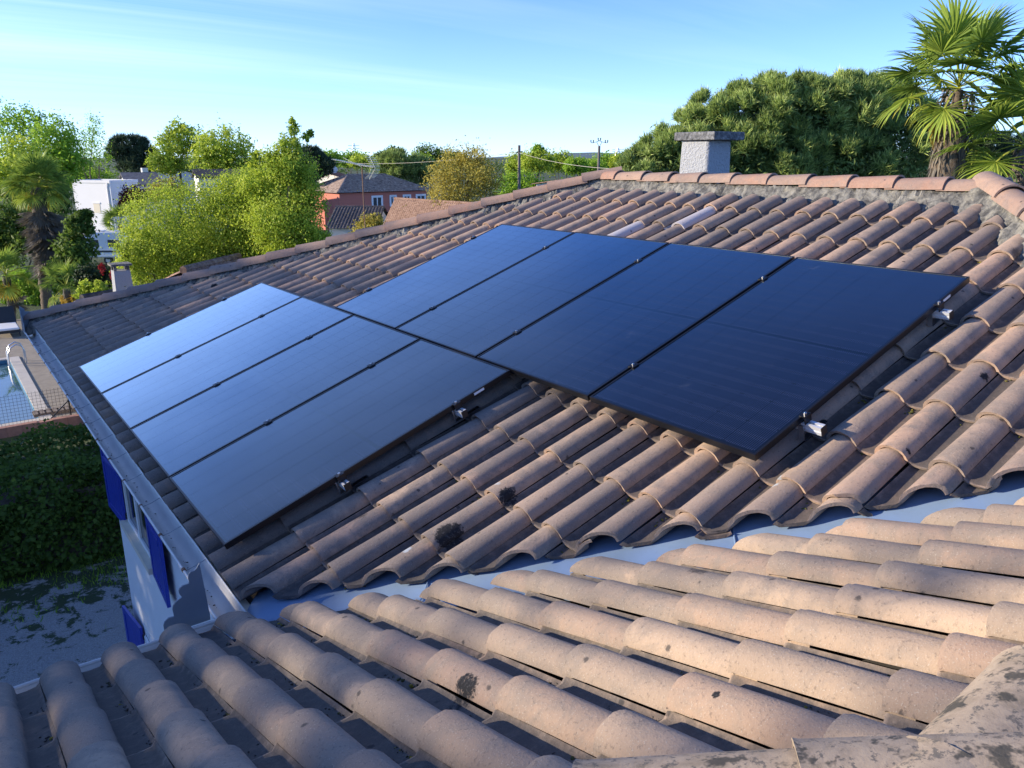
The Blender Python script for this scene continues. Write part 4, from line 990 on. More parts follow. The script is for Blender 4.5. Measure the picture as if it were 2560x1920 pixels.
tree('purple_shrub', 'dark purple leaved shrub right of the flat white house', 'shrub', [(335, 495, 34, 32), (320, 515, 28, 20)], 72, 'lf_red', 140, 24, 0.2, 10, shell=(0.5, 1.0))
tree('pinkish_shrub', 'pale tan flowering shrub above the purple one', 'shrub', [(425, 470, 50, 26), (395, 485, 35, 22)], 74, 'lf_yellow', 120, 20, 0.2, 11, shell=(0.4, 1.0))
tree('fig_bush', 'dark leafy bush beside the trunk of the left palm', 'shrub', [(190, 620, 45, 40), (200, 565, 30, 30), (180, 670, 50, 40), (215, 540, 14, 18)], 40, 'lf_mid', 200, 24, 0.22, 12, shell=(0.4, 1.0), spread=0.2)
tree('dark_hedge', 'dark clipped hedge behind the small white chimney', 'hedge', [(240, 690, 50, 26), (290, 700, 30, 22)], 33, 'lf_dark', 160, 26, 0.13, 13)
tree('spiky_shrub', 'light green upright shrub left of the small white chimney', 'shrub', [(225, 720, 25, 22), (255, 725, 24, 24), (205, 735, 20, 16)], 30, 'lf_lime', 120, 20, 0.10, 14, shell=(0.3, 1.0))
tree('red_flower_spike', 'taller spike of crimson flowers near the small white chimney', 'flower', [(256, 672, 6, 16)], 31, 'lf_flower', 24, 26, 0.05, 15, trunk=False, zb=None)
tree('red_flower_spike', 'lower spike of crimson flowers touching the small white chimney', 'flower', [(284, 692, 6, 18)], 31.5, 'lf_flower', 24, 26, 0.05, 16, trunk=False)
tree('willow', 'ochre yellow willow in spring leaf right of the red house', 'tree', [(1165, 430, 85, 62), (1110, 455, 50, 55), (1220, 460, 45, 50), (1180, 395, 45, 36), (1150, 500, 85, 40)], 62, 'lf_yellow', 420, 28, 0.17, 17, shell=(0.35, 1.02), spread=0.16)
tree('yellow_bush', 'small pale yellow flowering bush in front of the brown roof', 'shrub', [(925, 565, 38, 26), (905, 590, 36, 24), (945, 550, 20, 18)], 44, 'lf_yellow', 150, 22, 0.14, 18, shell=(0.3, 1.0))
tree('green_bush', 'green bush between the willow and the wooden pole', 'shrub', [(1270, 470, 40, 34), (1310, 460, 40, 36), (1340, 480, 40, 30)], 75, 'lf_fresh', 160, 22, 0.26, 19)
tree('dark_shrubs', 'dark shrub border behind the skirted palm at the left edge', 'shrub', [(20, 560, 60, 50), (75, 600, 50, 45), (0, 620, 40, 50), (120, 560, 40, 50)], 47, 'lf_mid', 320, 26, 0.2, 20, shell=(0.5, 1.0))
tree('laurel_shrub', 'mid green shrub between the white house and the left palm crown', 'shrub', [(150, 500, 30, 45), (120, 480, 45, 40), (50, 500, 50, 40)], 56, 'lf_mid', 240, 26, 0.2, 21, shell=(0.5, 1.0))
tree('low_shrub', 'low light green shrub round the foot of the skirted palm', 'shrub', [(55, 705, 55, 34), (150, 700, 40, 36), (10, 730, 40, 28), (95, 740, 40, 22)], 44, 'lf_fresh', 260, 24, 0.16, 22, shell=(0.4, 1.0), trunk=False)
# skyline between the red house and the pine
far = [(820, 392, 36, 14, 150, 'lf_fresh'), (870, 395, 40, 14, 170, 'lf_fresh'), (960, 392, 32, 12, 190, 'lf_mid'), (985, 384, 22, 16, 160, 'lf_mid'), (1075, 385, 46, 22, 150, 'lf_mid'), (1130, 392, 30, 16, 170, 'lf_mid'),
       (1345, 398, 46, 28, 120, 'lf_lime'), (1345, 375, 16, 12, 121, 'lf_fresh'), (1400, 404, 44, 24, 130, 'lf_lime'), (1300, 405, 40, 26, 125, 'lf_lime'), (1440, 412, 30, 18, 110, 'lf_fresh'), (1510, 405, 34, 20, 140, 'lf_fresh'), (1545, 402, 22, 20, 120, 'lf_lime'), (1475, 418, 36, 18, 115, 'lf_fresh'), (905, 402, 36, 14, 140, 'lf_lime'), (1040, 402, 40, 14, 140, 'lf_fresh')]
fl = ['left of the distant pylon', 'below the distant pylon', 'above the left end of the red house ridge', 'just right of the television aerial', 'between the aerial and the willow', 'directly left of the willow top', 'right of the wooden pole, widest there', 'small pointed one above the wide tree', 'left of the pole with insulators, pale', 'behind the wooden pole', 'low at the foot of the blue hill', 'right of the pole with insulators', 'touching the left edge of the big pine', 'behind the pole with insulators', 'low one behind the aerial mast', 'low one behind the red house roof']
for i, (px, py, rx, ry, d, m) in enumerate(far):
    tree('skyline_tree', 'distant spring green tree ' + fl[i], 'tree', [(px, py, rx, ry), (px - rx * 0.4, py + ry * 0.5, rx * 0.6, ry * 0.8), (px + rx * 0.45, py + ry * 0.4, rx * 0.55, ry * 0.8)], d, m, 130, 16, 0.0026 * d + 0.05, 40 + i, 'trees along the skyline', (0.4, 1.0), 0.2)
# a wood far off that reads as one mass
r = np.random.default_rng(77); C = []
for a in np.linspace(R(-35), R(110), 700):
    d = 330 + r.uniform(-40, 160); C.append((CAM.x + math.sin(a) * d, CAM.y + math.cos(a) * d, GZ + r.uniform(0, 5.5) + 1.0 * math.sin(a * 31)))
C = np.repeat(np.array(C), 40, 0) + r.normal(0, 1, (700 * 40, 3)) * np.array([3, 3, 1.2]); C = C[C[:, 2] > GZ]
V, F, tt = leaves(C, np.tile([0, 0, 0.5], (len(C), 1)), 1.3, 0.5 + r.normal(0, 0.15, len(C)), r)
tag(obj('far_wood', mesh_np('far_wood', V, F, MAT['lf_mid'], False, None, {'tint': tt})), 'continuous far wood closing the view along the horizon', 'wood', kind='stuff')
# low blue hill on the horizon
hv = []; hf = []; rr = np.random.default_rng(4)
for i, a in enumerate(np.linspace(R(20), R(75), 60)):
    d = 5200; hgt = 34 * math.exp(-((math.degrees(a) - 42) / 5.0) ** 2) + 12 * math.exp(-((math.degrees(a) - 55) / 9.0) ** 2) + rr.normal(0, 1.2)
    for dd, z in ((d, GZ), (d + 500, GZ + hgt), (d + 1100, GZ)): hv.append((CAM.x + math.sin(a) * dd, CAM.y + math.cos(a) * dd, z))
for i in range(59):
    for k in range(2): hf.append((i * 3 + k, (i + 1) * 3 + k, (i + 1) * 3 + k + 1, i * 3 + k + 1))
MAT['hill'] = plain('haze_tinted_hill', (0.10, 0.15, 0.16), 1.0, var=0.2, scale=0.01)  # distance haze painted into the blue-green colour
tag(obj('hills', mesh_np('hills', np.array(hv), hf, MAT['hill'], True)), 'low wooded hills on the horizon', 'hills', kind='structure')

# ---- pines: tufts of needles on lobes
def pine(name, label, lobes_px, depth, mat, ntuft, seed, tl=0.30, group=None, trunkr=0.28):
    r = np.random.default_rng(seed); B = []
    for bp in lobes_px:
        px, py, rx, ry = bp[:4]; dd = depth + (bp[4] if len(bp) > 4 else 0); c = at(px, py, dd); k = dd / FPX; B.append((*c, rx * k, (rx + ry) / 2 * k, ry * k))
    bx = np.mean([b[0] for b in B]); by = np.mean([b[1] for b in B]); root = thing(name, label, 'tree', (bx, by, GZ), group)
    area = np.array([b[3] * b[5] for b in B]); area /= area.sum(); P, D, L = [], [], []
    cen = np.array([bx, by, np.mean([b[2] for b in B]) - 1.5])
    for b, w in zip(B, area):
        # sub lobes over each lobe, tufts over each sub lobe
        ns = max(8, int(120 * w ** 0.5)); d = r.normal(0, 1, (ns, 3)); d /= np.linalg.norm(d, axis=1)[:, None]; d[:, 2] = np.where(d[:, 2] < -0.35, -d[:, 2], d[:, 2])
        sc = np.array(b[:3]) + ((d * np.array(b[3:]) * 0.86) @ _CF); sr = (b[3] * b[5]) ** 0.5 * 0.22
        k = max(3, int(ntuft * w / ns))
        for s in sc:
            e = r.normal(0, 1, (k, 3)); e /= np.linalg.norm(e, axis=1)[:, None]; out = s - np.array(b[:3]); out /= np.linalg.norm(out) + 1e-6
            e = e + out * 0.9 + np.array([0, 0, 0.55]); e /= np.linalg.norm(e, axis=1)[:, None]
            f = r.uniform(0.75, 1.05, (k, 1)); P.append(s + e * sr * f); D.append(e * 0.6 + np.array([0, 0, 0.75]) + out * 0.2); L.append(np.clip(r.normal(0.5, 0.10) + r.normal(0, 0.22, k), 0.05, 1.1))
    P = np.concatenate(P); D = np.concatenate(D); D /= np.linalg.norm(D, axis=1)[:, None]; L = np.concatenate(L); n = len(P); K = 15
    keep = P[:, 2] > GZ + 0.3; P, D, L = P[keep], D[keep], L[keep]; n = len(P)
    pr = np.repeat(P, K, 0); dr = np.repeat(D, K, 0) + r.normal(0, 0.55, (n * K, 3)); dr /= np.linalg.norm(dr, axis=1)[:, None]
    w = np.cross(dr, r.normal(0, 1, (n * K, 3))); w /= np.linalg.norm(w, axis=1)[:, None]; ln = (tl * r.uniform(0.6, 1.2, n * K))[:, None]
    st = pr + np.repeat(D, K, 0) * (r.uniform(-0.5, 0.35, n * K)[:, None] * tl)
    V = np.stack([st - w * tl * 0.075, st + w * tl * 0.075, st + dr * ln], 1).reshape(-1, 3)
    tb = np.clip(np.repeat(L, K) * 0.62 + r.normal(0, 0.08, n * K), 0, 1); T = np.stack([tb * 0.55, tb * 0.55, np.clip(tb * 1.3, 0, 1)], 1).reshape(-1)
    # inner foliage closes the crown, its shade painted as a darker tint
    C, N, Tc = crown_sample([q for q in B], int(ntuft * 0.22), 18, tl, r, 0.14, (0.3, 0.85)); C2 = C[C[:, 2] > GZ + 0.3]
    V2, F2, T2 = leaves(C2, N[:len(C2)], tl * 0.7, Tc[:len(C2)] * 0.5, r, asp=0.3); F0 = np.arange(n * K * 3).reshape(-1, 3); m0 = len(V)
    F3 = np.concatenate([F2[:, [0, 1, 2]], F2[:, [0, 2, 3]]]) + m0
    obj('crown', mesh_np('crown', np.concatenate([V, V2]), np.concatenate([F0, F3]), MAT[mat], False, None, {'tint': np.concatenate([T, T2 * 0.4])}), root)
    b = limb_mesh('trunk', (bx, by, GZ), [tuple(q[:3]) for q in B][:8], trunkr, r, MAT['bark']); b.build('trunk', MAT['bark'], root, True)
    return root
pine('umbrella_pine', 'huge dense dome shaped pine behind the chimney and ridge', [(1950, 315, 180, 105), (1840, 325, 145, 90), (2060, 320, 165, 115), (1750, 370, 125, 80), (2170, 320, 145, 115), (1690, 410, 105, 70), (1900, 410, 165, 95), (2060, 430, 175, 95), (2230, 400, 145, 115), (1625, 440, 80, 60), (1600, 470, 60, 50), (1780, 450, 145, 75), (1990, 262, 115, 52), (2120, 268, 105, 56)], 30, 'lf_pine', 11000, 3, 0.31)
pine('dark_pine', 'dark pine in shade behind the right palm', [(2420, 400, 90, 70), (2500, 420, 80, 70), (2350, 420, 70, 80), (2560, 410, 70, 60)], 36, 'lf_pine_dark', 1500, 4, 0.34)
pine('dark_pine', 'flat topped dark pine on the skyline left of the lime trees', [(325, 370, 48, 24), (300, 390, 34, 20), (365, 395, 30, 22), (340, 420, 40, 24)], 112, 'lf_pine_dark', 900, 5, 0.7, 'dark pines on the skyline')
pine('dark_pine', 'dark pine half hidden behind the upright maple', [(775, 400, 34, 26), (800, 425, 34, 30), (760, 440, 40, 30)], 90, 'lf_pine_dark', 800, 6, 0.55, 'dark pines on the skyline')
pine('round_pine', 'dark round pine just behind the red house roof', [(1005, 415, 62, 32), (965, 430, 42, 30), (1050, 430, 42, 30), (1010, 450, 70, 30)], 100, 'lf_pine', 1300, 7, 0.55)

# ---- fan palms
def frond_mesh(seed, droop, mat, nb=28, pet=0.75, L=0.72, spread=250, col=0.5):
    r = np.random.default_rng(seed); V = []; F = []; T = []
    # petiole along +x, drooping
    def add(vs, fs, t):
        b = len(V); V.extend(vs); F.extend([tuple(i + b for i in f) for f in fs]); T.extend(t)
    pts = [(pet * k / 4, 0, -droop * 0.25 * pet * (k / 4) ** 2) for k in range(5)]
    for k in range(4):
        (x0, y0, z0), (x1, y1, z1) = pts[k], pts[k + 1]; w = 0.016
        add([(x0, -w, z0), (x0, w, z0), (x1, w * 0.8, z1), (x1, -w * 0.8, z1), (x0, 0, z0 - w), (x1, 0, z1 - w)], [(0, 1, 2, 3), (1, 4, 5, 2), (0, 3, 5, 4)], [0.72] * 6)
    hx, hy, hz = pts[-1]; tilt = -droop * 0.5
    for i in range(nb):
        a = R(-spread / 2 + spread * i / (nb - 1)) + r.normal(0, 0.03); ln = L * (0.82 + 0.18 * math.cos(a * 0.6)) * r.uniform(0.88, 1.06)
        d = Vector((math.cos(a), math.sin(a), 0.0)); s = Vector((-math.sin(a), math.cos(a), 0)); base = Vector((hx, hy, hz)); segs = 5; prev = None; tone = np.clip(col + r.normal(0, 0.1), 0, 1)
        wmax = 0.030 * L / 0.72; rot = tilt
        p = base.copy(); dirv = Vector((d.x * math.cos(rot) , d.y, 0)); dirv.z = d.x * math.sin(rot) + r.normal(0, 0.05); dirv.normalize(); brk = r.uniform(0.5, 0.8)
        for k in range(segs + 1):
            f = k / segs; w = wmax * (0.35 + 1.5 * f if f < 0.42 else max(0.04, 1.0 - (f - 0.42) / 0.58))
            up = Vector((0, 0, 1)) if k % 1 == 0 else 0
            fold = w * 0.55
            vs_ = [(p + s * w)[:], (p - Vector((0, 0, fold)))[:], (p - s * w)[:]]
            b = len(V); V.extend(vs_); tt = min(1.0, tone + (0.45 * max(0, f - 0.75) if col > 0.4 else 0)); T.extend([tt, tt * 0.8, tt])
            if prev is not None: F.append((prev, prev + 1, b + 1, b)); F.append((prev + 1, prev + 2, b + 2, b + 1))
            prev = b
            if f > brk * 0.8: dirv.z -= (0.28 + 0.5 * droop) * 0.55
            else: dirv.z -= 0.03 * droop
            dirv.normalize(); p = p + dirv * (ln / segs)
    return mesh_np('frond', np.array(V), F, MAT[mat], False, None, {'tint': np.array(T)})
FR_UP = [frond_mesh(i, 0.25, 'lf_palm', col=0.50) for i in range(3)]
FR_MID = [frond_mesh(10 + i, 0.8, 'lf_palm', col=0.42) for i in range(3)]
FR_LOW = [frond_mesh(20 + i, 1.5, 'lf_palm', col=0.62) for i in range(2)]
FR_DEAD = [frond_mesh(30 + i, 1.9, 'lf_dead', nb=22, col=0.5, spread=150) for i in range(3)]
FR_GOLD = [frond_mesh(40 + i, 1.3, 'lf_gold', nb=26, col=0.45) for i in range(2)]
def palm(label, base, crown, scale, nfr, seed, trunk_r, dead=0, gold=0, skirt=0.0, group=None, emin=96, dsc=1.0):
    r = np.random.default_rng(seed); root = thing('fan_palm', label, 'palm', tuple(base), group)
    base = np.array(base, float); crown = np.array(crown, float); H = crown[2] - base[2]
    b = MB(); n = max(10, int(H / 0.16)); pts = []; rad = []
    for i in range(n + 1):
        f = i / n; pts.append(base + (crown - base) * f); rad.append(trunk_r * (0.80 + 0.22 * f) * (1.0 + (0.06 if i % 2 else -0.05)) + r.normal(0, 0.012)); rad[-1] *= 1.0 if f < 0.93 else max(0.28, (1 - f) / 0.07)
    b.tube(pts, rad, 14); b.build('trunk', MAT['palmbark'], root, True, 80)
    # shaggy fibre and old leaf bases round the trunk
    k = 2200; f = r.uniform(0.25, 1, k); a = r.uniform(0, 2 * math.pi, k); c = base + (crown - base) * f[:, None]; out = np.stack([np.cos(a), np.sin(a), 0 * a], 1); rr_ = trunk_r * (0.85 + 0.25 * f)
    p0 = c + out * (rr_ * 0.95)[:, None]; p1 = p0 + out * r.uniform(0.01, 0.08, k)[:, None] + np.array([0, 0, -1]) * r.uniform(0.05, 0.30, k)[:, None]; sd_ = np.stack([-np.sin(a), np.cos(a), 0 * a], 1) * 0.02
    V = np.stack([p0 - sd_, p0 + sd_, p1], 1).reshape(-1, 3); obj('trunk_fibre', mesh_np('trunk_fibre', V, np.arange(k * 3).reshape(-1, 3), MAT['lf_dead'], False, None, {'tint': np.repeat(r.uniform(0, 1, k), 3)}), root)['kind'] = 'stuff'
    def put(name, me, az, el, sc, pos, roll=0.0):
        M = Matrix.Translation(Vector(pos)) @ Matrix.Rotation(az, 4, 'Z') @ Matrix.Rotation(-el, 4, 'Y') @ Matrix.Rotation(roll, 4, 'X') @ Matrix.Scale(sc, 4)
        obj(name, me, root, M)
    for i in range(nfr):
        f = (i + 0.5) / nfr; az = i * 2.39996 + r.normal(0, 0.2); el = R(84 - emin * f ** 0.95) + r.normal(0, 0.08)
        me = FR_UP[i % 3] if f < 0.4 else (FR_MID[i % 3] if f < 0.8 else FR_LOW[i % 2])
        put('frond', me, az, el, scale * r.uniform(0.88, 1.08), crown + np.array([0, 0, 0.12 * (1 - f)]), r.normal(0, 0.35))
    for i in range(gold): put('yellow_frond', FR_GOLD[i % 2], r.uniform(0, 6.28), R(-48) + r.normal(0, 0.15), scale * r.uniform(0.55, 0.75), crown - np.array([0, 0, 0.1]), r.normal(0, 0.4))
    for i in range(dead):
        f = r.uniform(0, 1); put('dead_frond', FR_DEAD[i % 3], r.uniform(0, 6.28), R(-74) + r.normal(0, 0.12), scale * dsc * r.uniform(0.6, 0.95), crown - np.array([0, 0, 0.1 + skirt * f]) , r.normal(0, 0.5))
    return root
q = at(2392, 262, 12.2); palm('tall shaggy fan palm rising behind the right end of the ridge', (q[0], q[1], GZ), (q[0] - 0.02, q[1], q[2] + 0.22), 0.92, 27, 1, 0.235, dead=2, gold=3, skirt=0.3, emin=88, dsc=0.6)
q = at(2545, 360, 11.8); palm('lower fan palm cut by the right edge of the picture', (q[0] + 0.25, q[1], GZ), (q[0] + 0.3, q[1], q[2] - 0.05), 1.0, 20, 2, 0.13, dead=4, gold=1, skirt=0.5)
q = on_z(118, 778, GZ); c = at(95, 468, 40.5); palm('fan palm with a thick grey skirt of dead fronds beside the pool', (q[0], q[1], GZ), (c[0], c[1], c[2]), 1.3, 48, 3, 0.34, dead=90, gold=3, skirt=2.9, dsc=1.25)
q = at(15, 690, 39); palm('small fan palm with gold-painted backlit fronds at the left edge, below the skirted palm', (q[0], q[1], GZ), (q[0], q[1], q[2]), 1.15, 16, 4, 0.14, dead=2, gold=12, skirt=0.5)
q = at(165, 720, 38); palm('small fan palm with gold-painted backlit fronds right of the skirted trunk', (q[0], q[1], GZ), (q[0], q[1], q[2]), 1.0, 14, 5, 0.12, dead=2, gold=7, skirt=0.5)
q = at(300, 560, 62); palm('low green palm beside the parked caravan', (q[0], q[1], GZ), (q[0], q[1], q[2]), 1.2, 16, 6, 0.14)
# trees on the west side, out of the picture, that throw their shade on to the lower roof
sdx = np.array([math.sin(SUN_AZ), math.cos(SUN_AZ)]); sdp = np.array([-sdx[1], sdx[0]]) * -1
wl = [(-11.6, 24, 8.1, 3.2), (-5.3, 24, 7.9, 3.3), (-1.2, 24, 8.5, 2.0), (3.0, 24, 7.7, 3.0), (8.5, 25, 7.2, 2.8)]
wn_ = ['southernmost', 'second from the south', 'third from the south', 'fourth from the south', 'northernmost']
def shade_tree(i, lat, dist, top, rad):
    c = sdx * dist + sdp * lat; r = np.random.default_rng(300 + i); zb = GZ
    root = thing('tall_tree', 'tall leafy tree west of the house, %s of its row' % wn_[i], 'tree', (c[0], c[1], GZ), 'tall trees west of the house')
    B = [(c[0], c[1], top - rad * 0.8, rad * 1.2, rad * 1.2, rad * 0.8), (c[0] + 1.2, c[1] - 1, top - rad * 2.1, rad * 1.35, rad * 1.35, rad * 1.2), (c[0] - 1, c[1] + 1, top - rad * 3.0, rad * 1.35, rad * 1.35, rad), (c[0], c[1], GZ + 2.2, rad * 1.1, rad * 1.1, 2.4)]
    C, N, T = crown_sample(B, 480, 24, 0.4, r, 0.2, (0.3, 1.0)); k = C[:, 2] > GZ; V, F, tt = leaves(C[k], N[k], 0.5, T[k], r)
    obj('crown', mesh_np('crown', V, F, MAT['lf_mid'], False, None, {'tint': tt}), root)
    limb_mesh('trunk', (c[0], c[1], GZ), [b[:3] for b in B[:3]], 0.3, r, MAT['bark']).build('trunk', MAT['bark'], root, True)
for i, a in enumerate(wl): shade_tree(i, *a)

# ================================================================== neighbouring houses
def roof_mat(name, cols, scale):
    t = NT(name); p = t.pos(); a = t.noise(p, 3.2, 5, 0.75); b = t.noise(p, scale, 3, 0.7)
    c = t.ramp(t.math('ADD', t.math('MULTIPLY', a, 0.45), t.math('MULTIPLY', b, 0.55)), [(0.36 + 0.28 * i / (len(cols) - 1), c) for i, c in enumerate(cols)])
    return t.done(t.pbr(c, 0.9, None, 0, 0.2))
MAT['roof_brown'] = roof_mat('brown_tiles', [(0.10, 0.065, 0.05), (0.24, 0.15, 0.11), (0.36, 0.25, 0.19)], 7)
MAT['roof_dark'] = roof_mat('dark_tiles', [(0.04, 0.04, 0.045), (0.09, 0.085, 0.09), (0.20, 0.17, 0.16)], 7)  # shade on the bungalow wing is painted into this dark tone
MAT['roof_mottled'] = roof_mat('mottled_tiles', [(0.13, 0.095, 0.08), (0.32, 0.235, 0.18), (0.54, 0.42, 0.33)], 3.5)
MAT['roof_slate'] = roof_mat('slate_grey_roof', [(0.10, 0.10, 0.11), (0.15, 0.15, 0.165), (0.20, 0.20, 0.21)], 2)
MAT['roof_black'] = roof_mat('black_roof', [(0.03, 0.03, 0.035), (0.05, 0.05, 0.055), (0.07, 0.07, 0.075)], 2)
MAT['roof_red'] = roof_mat('red_tiles', [(0.28, 0.12, 0.08), (0.36, 0.17, 0.11), (0.42, 0.22, 0.15)], 3)
MAT['red_wall'] = render_wall('brick_red_render', (0.56, 0.20, 0.145), 30, 0.2, 0.01)
MAT['cream_wall'] = render_wall('cream_render', (0.72, 0.68, 0.58), 30, 0.2, 0.01)
MAT['white_wall'] = render_wall('white_render', (0.80, 0.80, 0.80), 30, 0.1, 0.01)
MAT['glass'] = plain('house_glass', (0.05, 0.06, 0.07), 0.1, var=0.1)
def corrugated(name, quad, pitch, mat, parent, amp=0.05, rows=None):
    """roof slope of barrel columns: quad = ridge0, ridge1, eave1, eave0 ; columns run down the slope"""
    a, b, c, d = [np.asarray(q, float) for q in quad]
    W = max(np.linalg.norm(b - a), np.linalg.norm(c - d)); nc = max(3, int(W / pitch)); per = 6
    nrm = np.cross(b - a, d - a); nrm /= np.linalg.norm(nrm) + 1e-9
    if nrm[2] < 0: nrm = -nrm
    L = np.linalg.norm(d - a); nr = max(2, int(L / 0.42)); V = []; F = []; rr = np.random.default_rng(int(abs(a[0] * 13 + c[1] * 7)) % 9999)
    cols = nc * per
    for j in range(nr):
        for e in (0, 1):
            f = (j + e) / nr
            for i in range(cols + 1):
                s = i / cols; top = a + (b - a) * s; bot = d + (c - d) * s; ph = (i % per) / per
                h = amp * abs(math.sin(math.pi * ph)) + (0.018 if e else 0.0)
                V.append(top + (bot - top) * f + nrm * h)
    w = cols + 1
    for j in range(nr * 2 - 1):
        for i in range(cols): F.append((j * w + i, (j + 1) * w + i, (j + 1) * w + i + 1, j * w + i + 1))
    return obj(name, mesh_np(name, np.array(V), np.array(F), mat, False), parent)
def house_gable(name, label, R0, R1, run0, run1, ez, wallmat, roofmat, hip=0.0, group=None, pitch=0.25, cat='house', barrel=True, corner=None):
    """ridge R0->R1 (world), run0 to the left of the ridge direction, run1 to the right, eaves at ez"""
    R0 = np.asarray(R0, float); R1 = np.asarray(R1, float); R1[2] = R0[2]; d = R1 - R0; L = np.linalg.norm(d); d /= L; n = np.array([-d[1], d[0], 0.0])
    if corner is not None:
        n = np.append(np.asarray(corner)[:2] - R0[:2], 0.0); run0 = run1 = np.linalg.norm(n); n /= run0
    root = thing(name, label, cat, (*((R0 + R1) / 2)[:2], GZ), group)
    def E(P, run, along): q = P + n * run + d * along; return np.array([q[0], q[1], ez])
    def slope(nm, q):
        if barrel: corrugated(nm, q, pitch, MAT[roofmat], root)
        else:
            o = obj(nm, mesh_np(nm, np.array(q), [(0, 1, 2, 3)], MAT[roofmat]), root); o.modifiers.new('t', 'SOLIDIFY').thickness = 0.12
    slope('roof_slope', (R0, R1, E(R1, run0, hip), E(R0, run0, -hip))); slope('roof_slope', (R0, R1, E(R1, -run1, hip), E(R0, -run1, -hip)))
    if hip:
        for (P, s) in ((R0, -1), (R1, 1)):
            o = obj('roof_hip', mesh_np('roof_hip', np.array([P, E(P, run0, s * hip), E(P, -run1, s * hip)]), [(0, 1, 2)], MAT[roofmat]), root)
    # ridge cap
    b = MB(); b.tube([R0 + np.array([0, 0, 0.03]), R1 + np.array([0, 0, 0.03])], 0.11, 8); b.build('ridge_cap', MAT[roofmat], root)
    if hip:
        for (P, s) in ((R0, -1), (R1, 1)):
            for rn in (run0, -run1):
                b = MB(); b.tube([P + np.array([0, 0, 0.03]), E(P, rn, s * hip) + np.array([0, 0, 0.06])], 0.10, 6); b.build('hip_cap', MAT[roofmat], root)
    o_ = 0.4; b = MB(); ins = hip - o_ if hip else -0.25
    c = [E(R0, run0 - o_, -ins), E(R1, run0 - o_, ins), E(R1, -run1 + o_, ins), E(R0, -run1 + o_, -ins)]
    V = [(q[0], q[1], GZ - 0.2) for q in c] + [(q[0], q[1], ez + (0.0 if not hip else -0.05)) for q in c]; Fc = [(0, 1, 5, 4), (1, 2, 6, 5), (2, 3, 7, 6), (3, 0, 4, 7)]
    if not hip:
        zr = R0[2] - 0.12; V += [(*(R0 + d * 0.25)[:2], zr), (*(R1 - d * 0.25)[:2], zr)]; Fc += [(4, 8, 7), (5, 6, 9)]
    wl_ = obj('wall', mesh_np('wall', np.array(V), Fc, MAT[wallmat]), root)
    return root, c, d, n
def opening(root, A, B, s0, s1, z0, z1, out, trim='white', shutter_mat=None, leaves_=2):
    """window in the wall A->B (xy), s in metres from A, out = outward normal"""
    A = np.asarray(A[:2]); B = np.asarray(B[:2]); t = (B - A) / np.linalg.norm(B - A); o = np.asarray(out[:2])
    def fr(s, dd, z): q = A + t * s + o * dd; return (q[0], q[1], z)
    b = MB(); b.box((s0, 0.004, z0), (s1, 0.02, z1), fr); w = b.build('window', MAT['glass'], root)
    b = MB(); m = 0.16
    for (a, c, e, f) in ((s0 - m, s0, z0 - m, z1 + m), (s1, s1 + m, z0 - m, z1 + m), (s0, s1, z1, z1 + m), (s0, s1, z0 - m, z0)): b.box((a, 0.003, e), (c, 0.05, f), fr)
    b.build('surround', MAT['white'], w)
    b = MB()
    for (a, c, e, f) in ((s0, s0 + 0.07, z0, z1), (s1 - 0.07, s1, z0, z1), ((s0 + s1) / 2 - 0.06, (s0 + s1) / 2 + 0.06, z0, z1), (s0 + 0.07, s1 - 0.07, z1 - 0.07, z1), (s0 + 0.07, s1 - 0.07, z0, z0 + 0.09)): b.box((a, 0.021, e), (c, 0.04, f), fr)
    b.build('frame', MAT['white'], w)

# red house
Rl = at(868, 438, 89); Rr = at(962, 438, 92)
rh, rc, rd, rn = house_gable('red_house', 'brick red two storey house with mottled hipped roof and white windows', Rl, Rr, 4.4, 4.4, Rl[2] - 1.75, 'red_wall', 'roof_mottled', hip=3.6)
fa = max([(rc[0], rc[1], rn), (rc[3], rc[2], -rn)], key=lambda q: (np.array(CAM)[:2] - (q[0][:2] + q[1][:2]) / 2) @ q[2][:2])
FL = np.linalg.norm(fa[1] - fa[0]); flip = pj(fa[0])[0] > pj(fa[1])[0]
A_, B_ = (fa[1], fa[0]) if flip else (fa[0], fa[1]); zt = A_[2] - 0.55
for (s0, s1, hh) in ((0.36, 0.46, 1.35), (0.565, 0.62, 0.95), (0.72, 0.79, 0.8), (0.875, 0.97, 1.2)): opening(rh, A_, B_, s0 * FL, s1 * FL, zt - hh, zt, fa[2])
# small red roof with a dish behind it
rb, *_ = house_gable('distant_house', 'small distant house with a red tiled roof and a satellite dish', at(818, 433, 118), at(850, 433, 120), 3, 3, at(818, 443, 118)[2], 'cream_wall', 'roof_red', 0)
q = at(836, 424, 117); b = MB(); b.tube([q + np.array([0, 0, -1.2]), q], 0.04, 6); b.build('dish_mast', MAT['darkmetal'], rb)
b = MB(); nr = np.array(CAM) - q; nr /= np.linalg.norm(nr); b.tube([q, q + nr * 0.05, q + nr * 0.12], [0.1, 0.42, 0.5], 14); b.build('satellite_dish', MAT['steel'], rb)
